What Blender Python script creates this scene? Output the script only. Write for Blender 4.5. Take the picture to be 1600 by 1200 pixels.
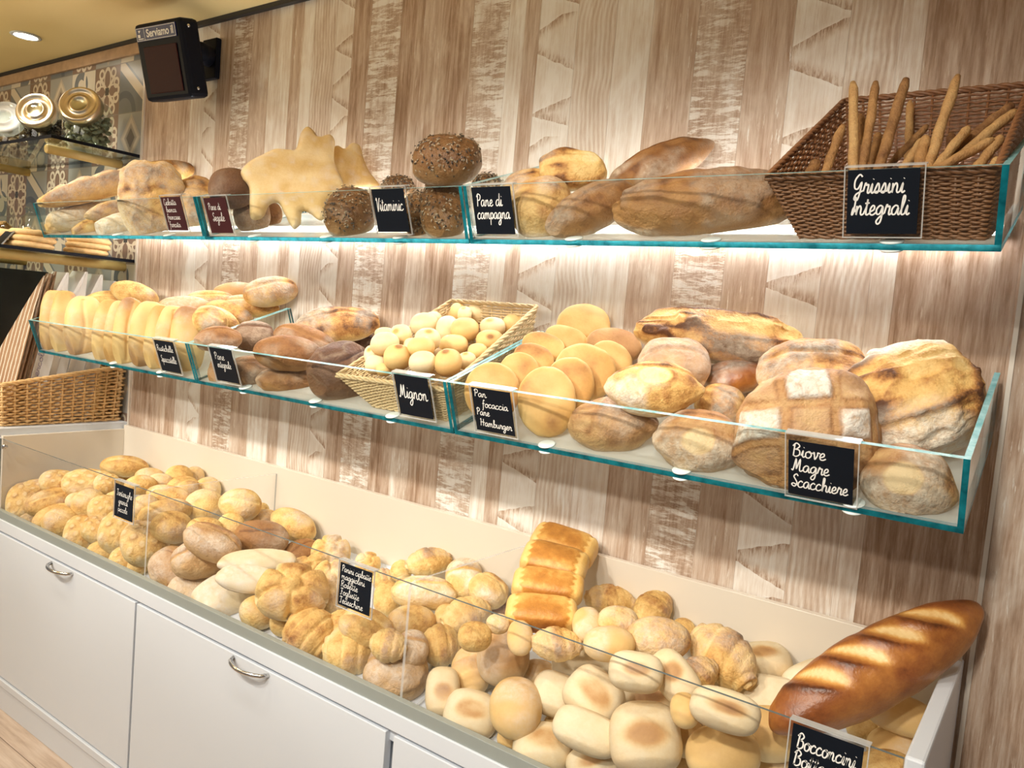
import bpy, bmesh, math, random
import numpy as np
from mathutils import Matrix, Vector
from mathutils.geometry import delaunay_2d_cdt

for o in list(bpy.data.objects): bpy.data.objects.remove(o)
SC = bpy.context.scene
COL = SC.collection
PI = math.pi

# ------------------------------------------------------------------ camera
cam_d = bpy.data.cameras.new('camera')
cam = bpy.data.objects.new('camera', cam_d)
COL.objects.link(cam)
yaw, pit, rol = 0.6154027624625941, -0.07675688996781092, -0.08617898647521322
Rz = Matrix.Rotation(yaw, 3, 'Z'); Rx = Matrix.Rotation(pit, 3, 'X'); Ry = Matrix.Rotation(rol, 3, 'Y')
RC = Rz @ Rx @ Ry
m = Matrix((RC.col[0], RC.col[2], -RC.col[1])).transposed().to_4x4()
m.translation = (3.0486, -1.6790, 1.5103)
cam.matrix_world = m
cam_d.sensor_width = 36.0
cam_d.lens = 1226.72 / 1600 * 36.0
cam_d.clip_start = 0.02
SC.camera = cam
SC.view_settings.view_transform = 'Standard'
SC.view_settings.look = 'None'
SC.view_settings.gamma = 1.0
SC.view_settings.use_curve_mapping = False
SC.view_settings.exposure = 0.24
SC.cycles.max_bounces = 10
SC.cycles.transparent_max_bounces = 24
SC.cycles.transmission_bounces = 8
SC.cycles.caustics_reflective = False
SC.cycles.caustics_refractive = False
SC.cycles.sample_clamp_indirect = 6.0

# ------------------------------------------------------------------ world and lamps
w = bpy.data.worlds.new('world'); SC.world = w; w.use_nodes = True
w.node_tree.nodes['Background'].inputs[0].default_value = (0.96, 0.98, 1.0, 1)
w.node_tree.nodes['Background'].inputs[1].default_value = 0.17

def lamp(name, kind, loc, target, power, color, size=0.1, size_y=None, angle=None, blend=0.6):
    d = bpy.data.lights.new(name, kind)
    d.energy = power; d.color = color
    if kind == 'AREA':
        d.shape = 'RECTANGLE'; d.size = size; d.size_y = size_y or size
    else:
        d.shadow_soft_size = size
    if kind == 'SPOT':
        d.spot_size = angle; d.spot_blend = blend
    o = bpy.data.objects.new(name, d); COL.objects.link(o)
    o.location = loc
    o.rotation_euler = (Vector(target) - Vector(loc)).to_track_quat('-Z', 'Y').to_euler()
    return o
WARM = (1.0, 0.935, 0.82)
for i, x in enumerate((-0.2, 0.8, 1.8, 2.6)):
    lamp('ceiling_spot_lamp', 'SPOT', (x, -1.15, 2.44), (x + 0.05, -0.22, 0.95), 20, WARM, 0.05, angle=math.radians(95))
for i, x in enumerate((0.0, 0.95, 1.9, 2.8)):
    lamp('ceiling_spot_lamp', 'SPOT', (x, -2.15, 2.44), (x * 0.93 + 0.05, -0.1, 0.80), 78, WARM, 0.06, angle=math.radians(64), blend=0.9)
for i, x in enumerate((-0.1, 0.6, 1.3, 2.0, 2.65)):
    lamp('added_wall_spot', 'SPOT', (x, -3.3, 2.44), (x + 0.02, -0.05, 0.98), 72, WARM, 0.06, angle=math.radians(26), blend=0.7)  # added narrow frontal spots, lifting the lower wall below the trays
for x in (0.4, 1.9):
    lamp('added_area_fill', 'AREA', (x, -2.3, 2.46), (x, -1.2, 0.6), 8, (1.0, 0.93, 0.82), 1.1, 0.5)  # unseen area lights added as soft fill from the front
lamp('added_ceiling_fill', 'POINT', (-0.9, -1.5, 1.98), (0, 0, 0), 26, (1.0, 0.80, 0.48), 0.12)  # warm point light added out of view to brighten the ceiling
lamp('alcove_lamp', 'SPOT', (-0.51, -0.34, 2.44), (-0.4, -0.2, 1.0), 14, WARM, 0.04, angle=math.radians(120))

# ------------------------------------------------------------------ node helpers
class N:
    """tiny expression wrapper over Math nodes"""
    def __init__(s, t, sock): s.t = t; s.s = sock
    def _m(s, op, *a, clamp=False):
        n = s.t.nodes.new('ShaderNodeMath'); n.operation = op; n.use_clamp = clamp
        for i, v in enumerate((s,) + a):
            if isinstance(v, N): s.t.links.new(v.s, n.inputs[i])
            else: n.inputs[i].default_value = v
        return N(s.t, n.outputs[0])
    def __add__(s, o): return s._m('ADD', o)
    __radd__ = __add__
    def __mul__(s, o): return s._m('MULTIPLY', o)
    __rmul__ = __mul__
    def __sub__(s, o): return s._m('SUBTRACT', o)
    def __rsub__(s, o): return (s * -1.0) + o
    def __truediv__(s, o): return s._m('DIVIDE', o)
    def lt(s, o): return s._m('LESS_THAN', o)
    def gt(s, o): return s._m('GREATER_THAN', o)
    def abs(s): return s._m('ABSOLUTE')
    def fract(s): return s._m('FRACT')
    def floor(s): return s._m('FLOOR')
    def sin(s): return s._m('SINE')
    def sqrt(s): return s._m('SQRT')
    def mn(s, o): return s._m('MINIMUM', o)
    def mx(s, o): return s._m('MAXIMUM', o)
    def mod(s, o): return s._m('FLOORED_MODULO', o)
    def clamp(s): return s._m('ADD', 0.0, clamp=True)
    def smooth(s, a, b):
        n = s.t.nodes.new('ShaderNodeMapRange'); n.interpolation_type = 'SMOOTHSTEP'
        s.t.links.new(s.s, n.inputs[0]); n.inputs[1].default_value = a; n.inputs[2].default_value = b
        return N(s.t, n.outputs[0])
def newmat(name):
    mt = bpy.data.materials.new(name); mt.use_nodes = True
    t = mt.node_tree; b = t.nodes['Principled BSDF']
    return mt, t, b
def objco(t, kind='Object'):
    n = t.nodes.new('ShaderNodeTexCoord'); return n.outputs[kind]
def sep(t, v):
    n = t.nodes.new('ShaderNodeSeparateXYZ'); t.links.new(v, n.inputs[0])
    return N(t, n.outputs[0]), N(t, n.outputs[1]), N(t, n.outputs[2])
def comb(t, x, y, z):
    n = t.nodes.new('ShaderNodeCombineXYZ')
    for i, v in enumerate((x, y, z)):
        if isinstance(v, N): t.links.new(v.s, n.inputs[i])
        else: n.inputs[i].default_value = v
    return n.outputs[0]
def noise(t, vec, scale, detail=3.0, rough=0.55, dist=0.0):
    n = t.nodes.new('ShaderNodeTexNoise')
    if vec is not None: t.links.new(vec, n.inputs['Vector'])
    n.inputs['Scale'].default_value = scale; n.inputs['Detail'].default_value = detail
    n.inputs['Roughness'].default_value = rough; n.inputs['Distortion'].default_value = dist
    return N(t, n.outputs[0])
def attr(t, name):
    n = t.nodes.new('ShaderNodeAttribute'); n.attribute_name = name
    return N(t, n.outputs['Fac'])
def mixc(t, f, a, b):
    n = t.nodes.new('ShaderNodeMix'); n.data_type = 'RGBA'
    if isinstance(f, N): t.links.new(f.s, n.inputs[0])
    else: n.inputs[0].default_value = f
    for i, v in ((6, a), (7, b)):
        if isinstance(v, (tuple, list)): n.inputs[i].default_value = (*v[:3], 1)
        else: t.links.new(v, n.inputs[i])
    return n.outputs[2]
def ramp(t, f, stops):
    n = t.nodes.new('ShaderNodeValToRGB'); e = n.color_ramp.elements
    e[0].position = stops[0][0]; e[0].color = (*stops[0][1], 1)
    e[1].position = stops[-1][0]; e[1].color = (*stops[-1][1], 1)
    for p, c in stops[1:-1]:
        k = e.new(p); k.color = (*c, 1)
    t.links.new(f.s, n.inputs[0]); return n.outputs[0]
def bump(t, b, h, strength, dist):
    n = t.nodes.new('ShaderNodeBump'); n.inputs['Strength'].default_value = strength
    n.inputs['Distance'].default_value = dist
    t.links.new(h.s, n.inputs['Height']); t.links.new(n.outputs[0], b.inputs['Normal'])
def plain(name, col, rough=0.5, metal=0.0, spec=0.5, grain=0.0, gscale=60.0, coat=0.0, bmp=0.0):
    mt, t, b = newmat(name)
    b.inputs['Roughness'].default_value = rough; b.inputs['Metallic'].default_value = metal
    b.inputs['Specular IOR Level'].default_value = spec
    b.inputs['Coat Weight'].default_value = coat
    nz = noise(t, objco(t), gscale, 4)
    dark = tuple(c * (1 - grain) for c in col)
    t.links.new(mixc(t, nz, dark, tuple(min(1, c * (1 + grain)) for c in col)), b.inputs['Base Color'])
    if bmp: bump(t, b, nz, bmp, 0.001)
    return mt

# ------------------------------------------------------------------ materials
def crust(name, stops, flour_col=(0.80, 0.73, 0.62), rough=0.58, mott=0.30, bscale=150, bstr=0.75, spec=0.4):
    mt, t, b = newmat(name)
    co = objco(t)
    n1 = noise(t, co, 26, 4, 0.6); n2 = noise(t, co, 210, 2, 0.6)
    n3 = noise(t, co, 70, 4, 0.65, 0.4)
    oi = t.nodes.new('ShaderNodeObjectInfo'); rv = N(t, oi.outputs['Random'])
    n4 = noise(t, co, 15, 3, 0.55)
    to = (attr(t, 'toast') + (rv - 0.5) * mott * 0.45 + (n4 - 0.5) * mott * 1.7 + (n1 - 0.5) * mott * 1.6 + (n2 - 0.5) * mott * 0.6 + (n3 - 0.5) * mott * 1.1).clamp()
    c = ramp(t, to, stops)
    fl = (attr(t, 'flour') * 1.5 * (n3 * 1.9 - 0.35)).clamp()
    c = mixc(t, fl, c, flour_col)
    t.links.new(c, b.inputs['Base Color'])
    b.inputs['Roughness'].default_value = rough
    b.inputs['Specular IOR Level'].default_value = spec
    bump(t, b, noise(t, co, bscale, 4, 0.6) + n3 * 0.6, bstr, 0.004)
    return mt
GOLD = [(0, (0.88, 0.71, 0.39)), (0.3, (0.81, 0.57, 0.23)), (0.55, (0.67, 0.40, 0.13)), (0.78, (0.40, 0.18, 0.05)), (1, (0.11, 0.04, 0.014))]
M = {}
M['golden'] = crust('golden_crust', GOLD, mott=0.36, flour_col=(0.88, 0.80, 0.65))
M['golden2'] = crust('golden_stick_crust', GOLD, mott=0.34, rough=0.45)
M['tan'] = crust('tan_smooth_crust', [(0, (0.86, 0.68, 0.38)), (0.4, (0.78, 0.53, 0.22)), (0.8, (0.58, 0.32, 0.10)), (1, (0.3, 0.13, 0.04))], mott=0.10, bstr=0.12)
M['pale'] = crust('pale_milk_crust', [(0, (0.79, 0.695, 0.50)), (0.25, (0.73, 0.56, 0.32)), (0.55, (0.54, 0.31, 0.125)), (1, (0.28, 0.12, 0.045))], mott=0.13, bstr=0.2)
M['mig'] = crust('mini_roll_crust', [(0, (0.82, 0.70, 0.47)), (0.35, (0.76, 0.54, 0.25)), (0.7, (0.58, 0.31, 0.09)), (1, (0.36, 0.15, 0.04))], mott=0.10, bstr=0.1)
M['floury'] = crust('floury_brown_crust', [(0, (0.72, 0.53, 0.31)), (0.35, (0.58, 0.36, 0.16)), (0.7, (0.40, 0.20, 0.08)), (1, (0.14, 0.055, 0.02))], mott=0.26, flour_col=(0.72, 0.61, 0.49))
M['floury3'] = crust('checkered_loaf_crust', [(0, (0.78, 0.58, 0.33)), (0.35, (0.62, 0.40, 0.18)), (0.7, (0.43, 0.22, 0.085)), (1, (0.15, 0.06, 0.02))], mott=0.30, flour_col=(0.74, 0.68, 0.60))
M['floury2'] = crust('white_floured_crust', [(0, (0.83, 0.68, 0.42)), (0.4, (0.70, 0.45, 0.18)), (0.8, (0.45, 0.22, 0.07)), (1, (0.2, 0.08, 0.03))], mott=0.26, flour_col=(0.84, 0.77, 0.66))
M['rye'] = crust('brown_rye_crust', [(0, (0.50, 0.30, 0.13)), (0.35, (0.40, 0.20, 0.068)), (0.7, (0.25, 0.105, 0.032)), (1, (0.09, 0.035, 0.015))], mott=0.26, flour_col=(0.60, 0.48, 0.36))
M['dark'] = crust('dark_rye_crust', [(0, (0.27, 0.15, 0.075)), (0.4, (0.18, 0.085, 0.04)), (0.8, (0.09, 0.04, 0.022)), (1, (0.03, 0.012, 0.008))], mott=0.24, flour_col=(0.40, 0.29, 0.2))
M['seed'] = crust('seeded_brown_crust', [(0, (0.36, 0.21, 0.09)), (0.4, (0.23, 0.11, 0.038)), (0.8, (0.12, 0.05, 0.02)), (1, (0.05, 0.02, 0.01))], mott=0.3, rough=0.36, flour_col=(0.55, 0.47, 0.36))
M['brioche'] = crust('pan_loaf_crust', [(0, (0.88, 0.62, 0.25)), (0.3, (0.80, 0.47, 0.13)), (0.6, (0.55, 0.235, 0.045)), (1, (0.26, 0.085, 0.018))], mott=0.2, rough=0.4, bstr=0.3)
M['baguette'] = crust('deep_brown_crust', [(0, (0.84, 0.60, 0.28)), (0.25, (0.68, 0.36, 0.10)), (0.55, (0.42, 0.16, 0.035)), (0.8, (0.25, 0.075, 0.018)), (1, (0.09, 0.025, 0.008))], mott=0.2, rough=0.34, bstr=0.22, spec=0.5)
M['stick'] = crust('breadstick_crust', [(0, (0.60, 0.38, 0.16)), (0.5, (0.42, 0.22, 0.08)), (1, (0.15, 0.06, 0.02))], mott=0.5, rough=0.6, bscale=260)
M['star'] = crust('star_bread_crust', [(0, (0.80, 0.62, 0.34)), (0.4, (0.68, 0.45, 0.18)), (1, (0.44, 0.22, 0.06))], mott=0.26, bstr=0.2)
M['seeds'] = plain('seed_mix', (0.34, 0.26, 0.17), 0.5, grain=0.9, gscale=180)
M['seeds_dark'] = plain('dark_seed_mix', (0.05, 0.038, 0.03), 0.4, grain=0.5, gscale=220)
M['white'] = plain('white_laminate', (0.66, 0.70, 0.76), 0.32, grain=0.015, gscale=3, spec=0.4)
M['cream'] = plain('cream_laminate', (0.74, 0.67, 0.57), 0.22, grain=0.015, gscale=3, spec=0.5)
M['alu'] = plain('brushed_aluminium', (0.33, 0.36, 0.34), 0.42, 0.2, grain=0.05, gscale=40)
M['steel'] = plain('polished_steel', (0.62, 0.60, 0.58), 0.18, 1.0, grain=0.03)
M['black'] = plain('black_plastic', (0.006, 0.007, 0.012), 0.5, grain=0.1, spec=0.10)
M['blackboard'] = plain('black_card', (0.005, 0.008, 0.014), 0.45, grain=0.1, spec=0.18)
M['maroon'] = plain('maroon_card', (0.050, 0.009, 0.010), 0.32, grain=0.1, spec=0.4)
M['chalk'] = plain('white_marker', (0.86, 0.85, 0.82), 0.7)
M['stud'] = plain('frosted_stud', (0.70, 0.76, 0.76), 0.3, spec=0.5)
M['screen'] = plain('dark_red_screen', (0.030, 0.003, 0.003), 0.6, spec=0.2)
M['navy'] = plain('navy_label', (0.012, 0.018, 0.10), 0.4)
M['ceil'] = plain('warm_ceiling_paint', (0.90, 0.72, 0.35), 0.8, grain=0.03, gscale=2)
M['gap'] = plain('dark_shadow_gap', (0.02, 0.017, 0.015), 0.6)
M['bracket'] = plain('yellow_wood_rod', (0.60, 0.43, 0.16), 0.45, grain=0.12, gscale=30)
M['darkcab'] = plain('dark_lacquer', (0.012, 0.013, 0.013), 0.22, grain=0.2)
M['gold'] = plain('gold_lid', (0.70, 0.60, 0.44), 0.28, 1.0, grain=0.04)
M['kraft'] = plain('kraft_paper', (0.34, 0.20, 0.11), 0.75, grain=0.12, gscale=20)
M['paper'] = plain('white_paper', (0.80, 0.77, 0.74), 0.7, grain=0.04, gscale=25, bmp=0.2)
def kraft():
    mt, t, b = newmat('striped_kraft_paper'); x, y, z = sep(t, objco(t, 'Object'))
    n = noise(t, objco(t), 30, 3); st = ((x * 34.0 + n * 0.35).fract()).gt(0.72)
    t.links.new(mixc(t, st, mixc(t, n, (0.24, 0.13, 0.07), (0.42, 0.26, 0.15)), (0.66, 0.56, 0.47)), b.inputs['Base Color']); b.inputs['Roughness'].default_value = 0.75
    return mt
M['kraft'] = kraft()
M['red'] = plain('red_print', (0.42, 0.03, 0.06), 0.6)
M['ink'] = plain('purple_pen', (0.12, 0.08, 0.25), 0.6)
M['cookie'] = plain('biscuit', (0.72, 0.48, 0.22), 0.7, grain=0.3, gscale=70, bmp=0.3)
M['prune'] = plain('dark_dried_fruit', (0.022, 0.014, 0.013), 0.4, grain=0.5)
M['green'] = plain('grey_green_sweets', (0.17, 0.18, 0.11), 0.45, grain=0.5, gscale=30)
M['amber'] = plain('amber_sweets', (0.36, 0.19, 0.05), 0.4, grain=0.6, gscale=40)
M['crumb'] = plain('brown_crumbs', (0.30, 0.20, 0.11), 0.8, grain=0.6, gscale=80)
M['wicker'] = plain('honey_wicker', (0.74, 0.47, 0.21), 0.5, grain=0.35, gscale=90, bmp=0.3)
M['wicker_d'] = plain('brown_wicker', (0.24, 0.105, 0.045), 0.42, grain=0.4, gscale=90, bmp=0.3)
M['wicker_p'] = plain('pale_wicker', (0.62, 0.46, 0.25), 0.5, grain=0.3, gscale=90, bmp=0.3)

def glassmat(name, tint, refl=1.0, frost=None, rough=0.02):
    mt = bpy.data.materials.new(name); mt.use_nodes = True
    t = mt.node_tree; t.nodes.clear()
    out = t.nodes.new('ShaderNodeOutputMaterial')
    tr = t.nodes.new('ShaderNodeBsdfTransparent'); tr.inputs[0].default_value = (*tint, 1)
    gl = t.nodes.new('ShaderNodeBsdfGlossy'); gl.inputs['Roughness'].default_value = rough
    gl.inputs[0].default_value = (refl, refl, refl, 1)
    fr = t.nodes.new('ShaderNodeFresnel'); fr.inputs[0].default_value = 1.45
    mx = t.nodes.new('ShaderNodeMixShader')
    ge = t.nodes.new('ShaderNodeNewGeometry')
    t.links.new((N(t, fr.outputs[0]) * (1.0 - N(t, ge.outputs['Backfacing']))).s, mx.inputs[0])   # the outer face reflects, the inner one only passes light on
    src = tr.outputs[0]
    if frost:
        tl = t.nodes.new('ShaderNodeBsdfTranslucent'); tl.inputs[0].default_value = (0.93, 0.95, 0.94, 1)
        df = t.nodes.new('ShaderNodeBsdfDiffuse'); df.inputs[0].default_value = (0.86, 0.88, 0.87, 1)
        m1 = t.nodes.new('ShaderNodeMixShader'); m1.inputs[0].default_value = 0.42
        t.links.new(tl.outputs[0], m1.inputs[1]); t.links.new(df.outputs[0], m1.inputs[2])
        m2 = t.nodes.new('ShaderNodeMixShader')
        nz = noise(t, objco(t), 18, 2)
        t.links.new((nz * 0.06 + frost).s, m2.inputs[0])
        t.links.new(tr.outputs[0], m2.inputs[1]); t.links.new(m1.outputs[0], m2.inputs[2])
        src = m2.outputs[0]
    t.links.new(src, mx.inputs[1]); t.links.new(gl.outputs[0], mx.inputs[2])
    t.links.new(mx.outputs[0], out.inputs[0])
    return mt
M['glass'] = glassmat('clear_tray_glass', (0.955, 0.975, 0.97))
M['acrylic'] = glassmat('clear_acrylic', (0.985, 0.985, 0.985))
M['jarglass'] = glassmat('jar_glass', (0.90, 0.95, 0.93))
M['frost'] = glassmat('frosted_glass', (0.94, 0.97, 0.96), frost=0.70, rough=0.15)
def edgemat(name, dark, light):
    mt, t, b = newmat(name)
    n = noise(t, objco(t), 34, 3, 0.6)
    t.links.new(ramp(t, n, [(0.30, dark), (0.52, tuple((a + c) / 2 for a, c in zip(dark, light))), (0.72, light)]), b.inputs['Base Color'])
    b.inputs['Roughness'].default_value = 0.3; b.inputs['Specular IOR Level'].default_value = 0.25
    b.inputs['Transmission Weight'].default_value = 0.12
    b.inputs['IOR'].default_value = 1.3
    return mt
M['edge'] = edgemat('teal_glass_edge', (0.0, 0.045, 0.065), (0.008, 0.23, 0.29))
M['edge_l'] = edgemat('light_glass_edge', (0.06, 0.30, 0.33), (0.42, 0.66, 0.68))
M['edge_g'] = plain('grey_glass_edge', (0.14, 0.17, 0.17), 0.2, grain=0.2)

def semi(name, col, keep):
    mt, t, b = newmat(name); out = t.nodes['Material Output']
    nz = noise(t, objco(t), 30, 2)
    b.inputs['Base Color'].default_value = (*col, 1); b.inputs['Roughness'].default_value = 0.12
    tr = t.nodes.new('ShaderNodeBsdfTransparent'); mx = t.nodes.new('ShaderNodeMixShader')
    t.links.new((nz * 0.2 + (keep - 0.1)).s, mx.inputs[0]); t.links.new(tr.outputs[0], mx.inputs[1]); t.links.new(b.outputs[0], mx.inputs[2])
    t.links.new(mx.outputs[0], out.inputs[0]); return mt
M['acry_edge'] = semi('acrylic_rim', (0.66, 0.67, 0.66), 0.5)
def emit(name, col, s):
    mt = bpy.data.materials.new(name); mt.use_nodes = True
    t = mt.node_tree; t.nodes.clear()
    e = t.nodes.new('ShaderNodeEmission'); o = t.nodes.new('ShaderNodeOutputMaterial')
    e.inputs[0].default_value = (*col, 1); e.inputs[1].default_value = s
    t.links.new(e.outputs[0], o.inputs[0]); return mt
M['led'] = emit('led_diffuser', (1.0, 0.965, 0.94), 50.0)
M['bulb'] = emit('lit_bulb', (1.0, 0.93, 0.8), 30)

def wood_wall():
    mt, t, b = newmat('whitewashed_plank_laminate')
    x, y, z = sep(t, objco(t))
    s = attr(t, 's'); pt = attr(t, 'ptype'); tone = attr(t, 'tone'); rnd = attr(t, 'rnd')
    zz = z + rnd * 7.3
    fine = noise(t, comb(t, x * 1.0, rnd, zz * 0.06), 230, 5, 0.75)
    mid = noise(t, comb(t, x * 1.0, rnd, zz * 0.07), 62, 4, 0.6)
    blot = noise(t, comb(t, x * 1.0, rnd, zz * 0.6), 13, 3, 0.6)
    chipn = noise(t, comb(t, x * 0.42 + zz * 0.25, rnd, zz * 2.3), 32, 7, 0.74, 0.35)
    streak = noise(t, comb(t, x * 1.5, rnd, zz * 0.16), 80, 4, 0.7)
    def is_(k): return (pt - float(k)).abs().lt(0.4)
    # 0 plain brown, 1 light wash, 2 chipped, 3 saw cut, 4 wavy ridges, 5 streaked brown with flecks
    fleck = streak.smooth(0.60, 0.68) * blot.smooth(0.35, 0.65)
    w0 = 0.26 + (mid - 0.5) * 1.2 + fleck * 0.30
    w1 = 0.72 + (mid - 0.5) * 1.0 + (blot - 0.5) * 0.45
    chip2 = noise(t, comb(t, x * 0.8 - zz * 0.3, rnd, zz * 2.2), 62, 5, 0.75, 0.8)
    w2 = 0.26 + chipn.smooth(0.46, 0.56) * 0.62 * blot.smooth(0.28, 0.55) + chip2.smooth(0.52, 0.6) * 0.22 + (mid - 0.5) * 0.7
    f2 = zz / 0.150 + (blot - 0.5) * 0.10
    ii = f2.floor(); ff = f2.fract()
    jit = ((ii * 12.9898 + rnd * 40.0).sin() * 4375.5).fract()
    tri = ((ff - 0.35 - jit * 0.3).abs() * 2.0)
    e = tri - 0.05 - jit * 0.30 - (s + (jit - 0.5) * 0.3) * (0.40 + jit * 0.35) + (mid - 0.5) * 0.10
    rip = noise(t, comb(t, x * 1.0, rnd, zz * 0.22), 170, 3, 0.7)
    shade = e.lt(0.0) * e.smooth(-0.42, 0.0)
    w3 = 0.80 + (blot - 0.5) * 0.5 - shade * (0.20 + rip.smooth(0.40, 0.62) * 0.45) + (1.0 - e.lt(0.0)) * e.smooth(0.16, 0.0) * 0.10  # saw-cut shadow inside the edge and highlight outside it, painted into the tone
    wob = noise(t, comb(t, x * 0.2, rnd, zz * 1.0), 3.2, 2)
    rid = ((x + wob * 0.10) * (2 * PI / 0.0125)).sin()
    w4 = 0.58 + rid * 0.11 + (blot - 0.5) * 0.5 + (mid - 0.5) * 0.6
    w5 = 0.34 + (mid - 0.5) * 1.0 + fleck * 0.55
    W = is_(0) * w0 + is_(1) * w1 + is_(2) * w2 + is_(3) * w3 + is_(4) * w4 + is_(5) * w5
    wash = noise(t, comb(t, x * 1.0, rnd * 3.0, zz * 0.35), 11, 4, 0.65, 0.5).smooth(0.46, 0.68)
    W = (W + tone * 0.8 + (fine - 0.5) * 0.85 + wash * 0.24 - 0.02).clamp()
    c = ramp(t, W, [(0, (0.30, 0.185, 0.115)), (0.25, (0.48, 0.345, 0.255)), (0.5, (0.63, 0.515, 0.42)), (0.75, (0.77, 0.70, 0.625)), (1, (0.87, 0.835, 0.785))])
    seam = s.smooth(0.0, 0.012) * (1.0 - s.smooth(0.988, 1.0))
    c = mixc(t, (1.0 - seam) * 0.35, c, (0.16, 0.09, 0.05))
    t.links.new(c, b.inputs['Base Color'])
    b.inputs['Roughness'].default_value = 0.5; b.inputs['Specular IOR Level'].default_value = 0.3
    bump(t, b, W * 1.0, 0.5, 0.003)
    return mt
M['wood'] = wood_wall()

def tile_mat():
    mt, t, b = newmat('patterned_cement_tile')
    x, y, z = sep(t, objco(t))
    T = 0.2
    gx = x / T; gz = (z - 2.215) / T
    ix = gx.floor(); iz = gz.floor()
    u = (gx.fract() - 0.5) * 2.0; v = (gz.fract() - 0.5) * 2.0
    tt = (ix + 5.0 - iz * 2.0).mod(5.0)
    sel = (tt - 0.0).abs().lt(0.5) * 1.0 + (tt - 2.0).abs().lt(0.5) * 2.0 + (tt - 3.0).abs().lt(0.5) * 1.0 + (tt - 4.0).abs().lt(0.5) * 3.0
    au = u.abs(); av = v.abs()
    cream = (0.66, 0.57, 0.45); brown = (0.20, 0.12, 0.085); slate = (0.13, 0.15, 0.17); grey = (0.33, 0.33, 0.32); blue = (0.055, 0.075, 0.11)
    # nested diamonds
    d = au * 1.25 + av
    cA = mixc(t, d.lt(0.95), grey, (0.50, 0.43, 0.34)); cA = mixc(t, d.lt(0.80), cA, cream)
    cA = mixc(t, d.lt(0.58), cA, (0.42, 0.35, 0.28)); cA = mixc(t, d.lt(0.40), cA, slate if False else (0.17, 0.13, 0.11))
    # flower scroll
    r = (u * u + v * v).sqrt()
    at_ = u._m('ARCTAN2', v)
    q = (at_ * 4.0)._m('COSINE')
    l1 = (r - (0.62 + q * 0.30)).abs().lt(0.075)
    l2 = ((au - av).abs().lt(0.11)) * r.lt(0.8)
    pu = au - 0.46; pv = av - 0.72
    l3 = ((pu * pu + pv * pv).sqrt() - 0.17).abs().lt(0.055)
    pu2 = au - 0.72; pv2 = av - 0.30
    l4 = ((pu2 * pu2 + pv2 * pv2).sqrt() - 0.17).abs().lt(0.055)
    cB = mixc(t, l1.mx(l2).mx(l3).mx(l4), brown, cream)
    cB = mixc(t, au.mx(av).lt(0.15), cB, (0.02, 0.02, 0.02))
    # slate scrolls
    def arc(cx, cy, rr, wd):
        a = u - cx; c_ = v - cy
        return ((a * a + c_ * c_).sqrt() - rr).abs().lt(wd)
    k1 = arc(-0.2, 0.45, 0.42, 0.16).mx(arc(0.35, -0.45, 0.5, 0.16))
    k2 = arc(-0.15, 0.40, 0.20, 0.08).mx(arc(0.9, 0.6, 0.8, 0.09)).mx(arc(-0.9, -0.8, 0.8, 0.09))
    cC = mixc(t, k1, (0.62, 0.56, 0.46), slate); cC = mixc(t, k2, cC, cream)
    # diagonal bands
    e = u * 0.75 + v
    bands = e.gt(0.0) * e.lt(0.5)
    cD = mixc(t, bands, slate, cream); cD = mixc(t, e.gt(0.62), cD, grey)
    cD = mixc(t, arc(-0.6, -1.0, 0.75, 0.14), cD, blue)
    c = mixc(t, sel.gt(0.5), cA, cB); c = mixc(t, sel.gt(1.5), c, cC); c = mixc(t, sel.gt(2.5), c, cD)
    nz = noise(t, objco(t), 9, 4)
    c = mixc(t, nz * 0.25, c, (0.30, 0.27, 0.24))
    grout = au.mx(av).gt(0.985)
    c = mixc(t, grout, c, (0.22, 0.2, 0.18))
    t.links.new(c, b.inputs['Base Color']); b.inputs['Roughness'].default_value = 0.3
    return mt
M['tile'] = tile_mat()

def floor_mat():
    mt, t, b = newmat('pale_wood_floor')
    x, y, z = sep(t, objco(t))
    row = (y / 0.14).floor()
    off = (row * 37.7).sin() * 0.6
    n = noise(t, comb(t, x * 0.1 + off, y, row), 60, 4, 0.6)
    c = ramp(t, n, [(0.25, (0.40, 0.29, 0.22)), (0.5, (0.55, 0.43, 0.34)), (0.75, (0.66, 0.55, 0.46))])
    g = (y / 0.14).fract().lt(0.02).mx(((x + off) / 1.1).fract().lt(0.003))
    c = mixc(t, g, c, (0.2, 0.14, 0.1))
    t.links.new(c, b.inputs['Base Color']); b.inputs['Roughness'].default_value = 0.4
    return mt
M['floor'] = floor_mat()
M['trimwood'] = plain('wood_trim', (0.42, 0.27, 0.16), 0.5, grain=0.35, gscale=25)
M['trim'] = plain('aluminium_profile', (0.72, 0.66, 0.58), 0.35, 0.3)

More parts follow.
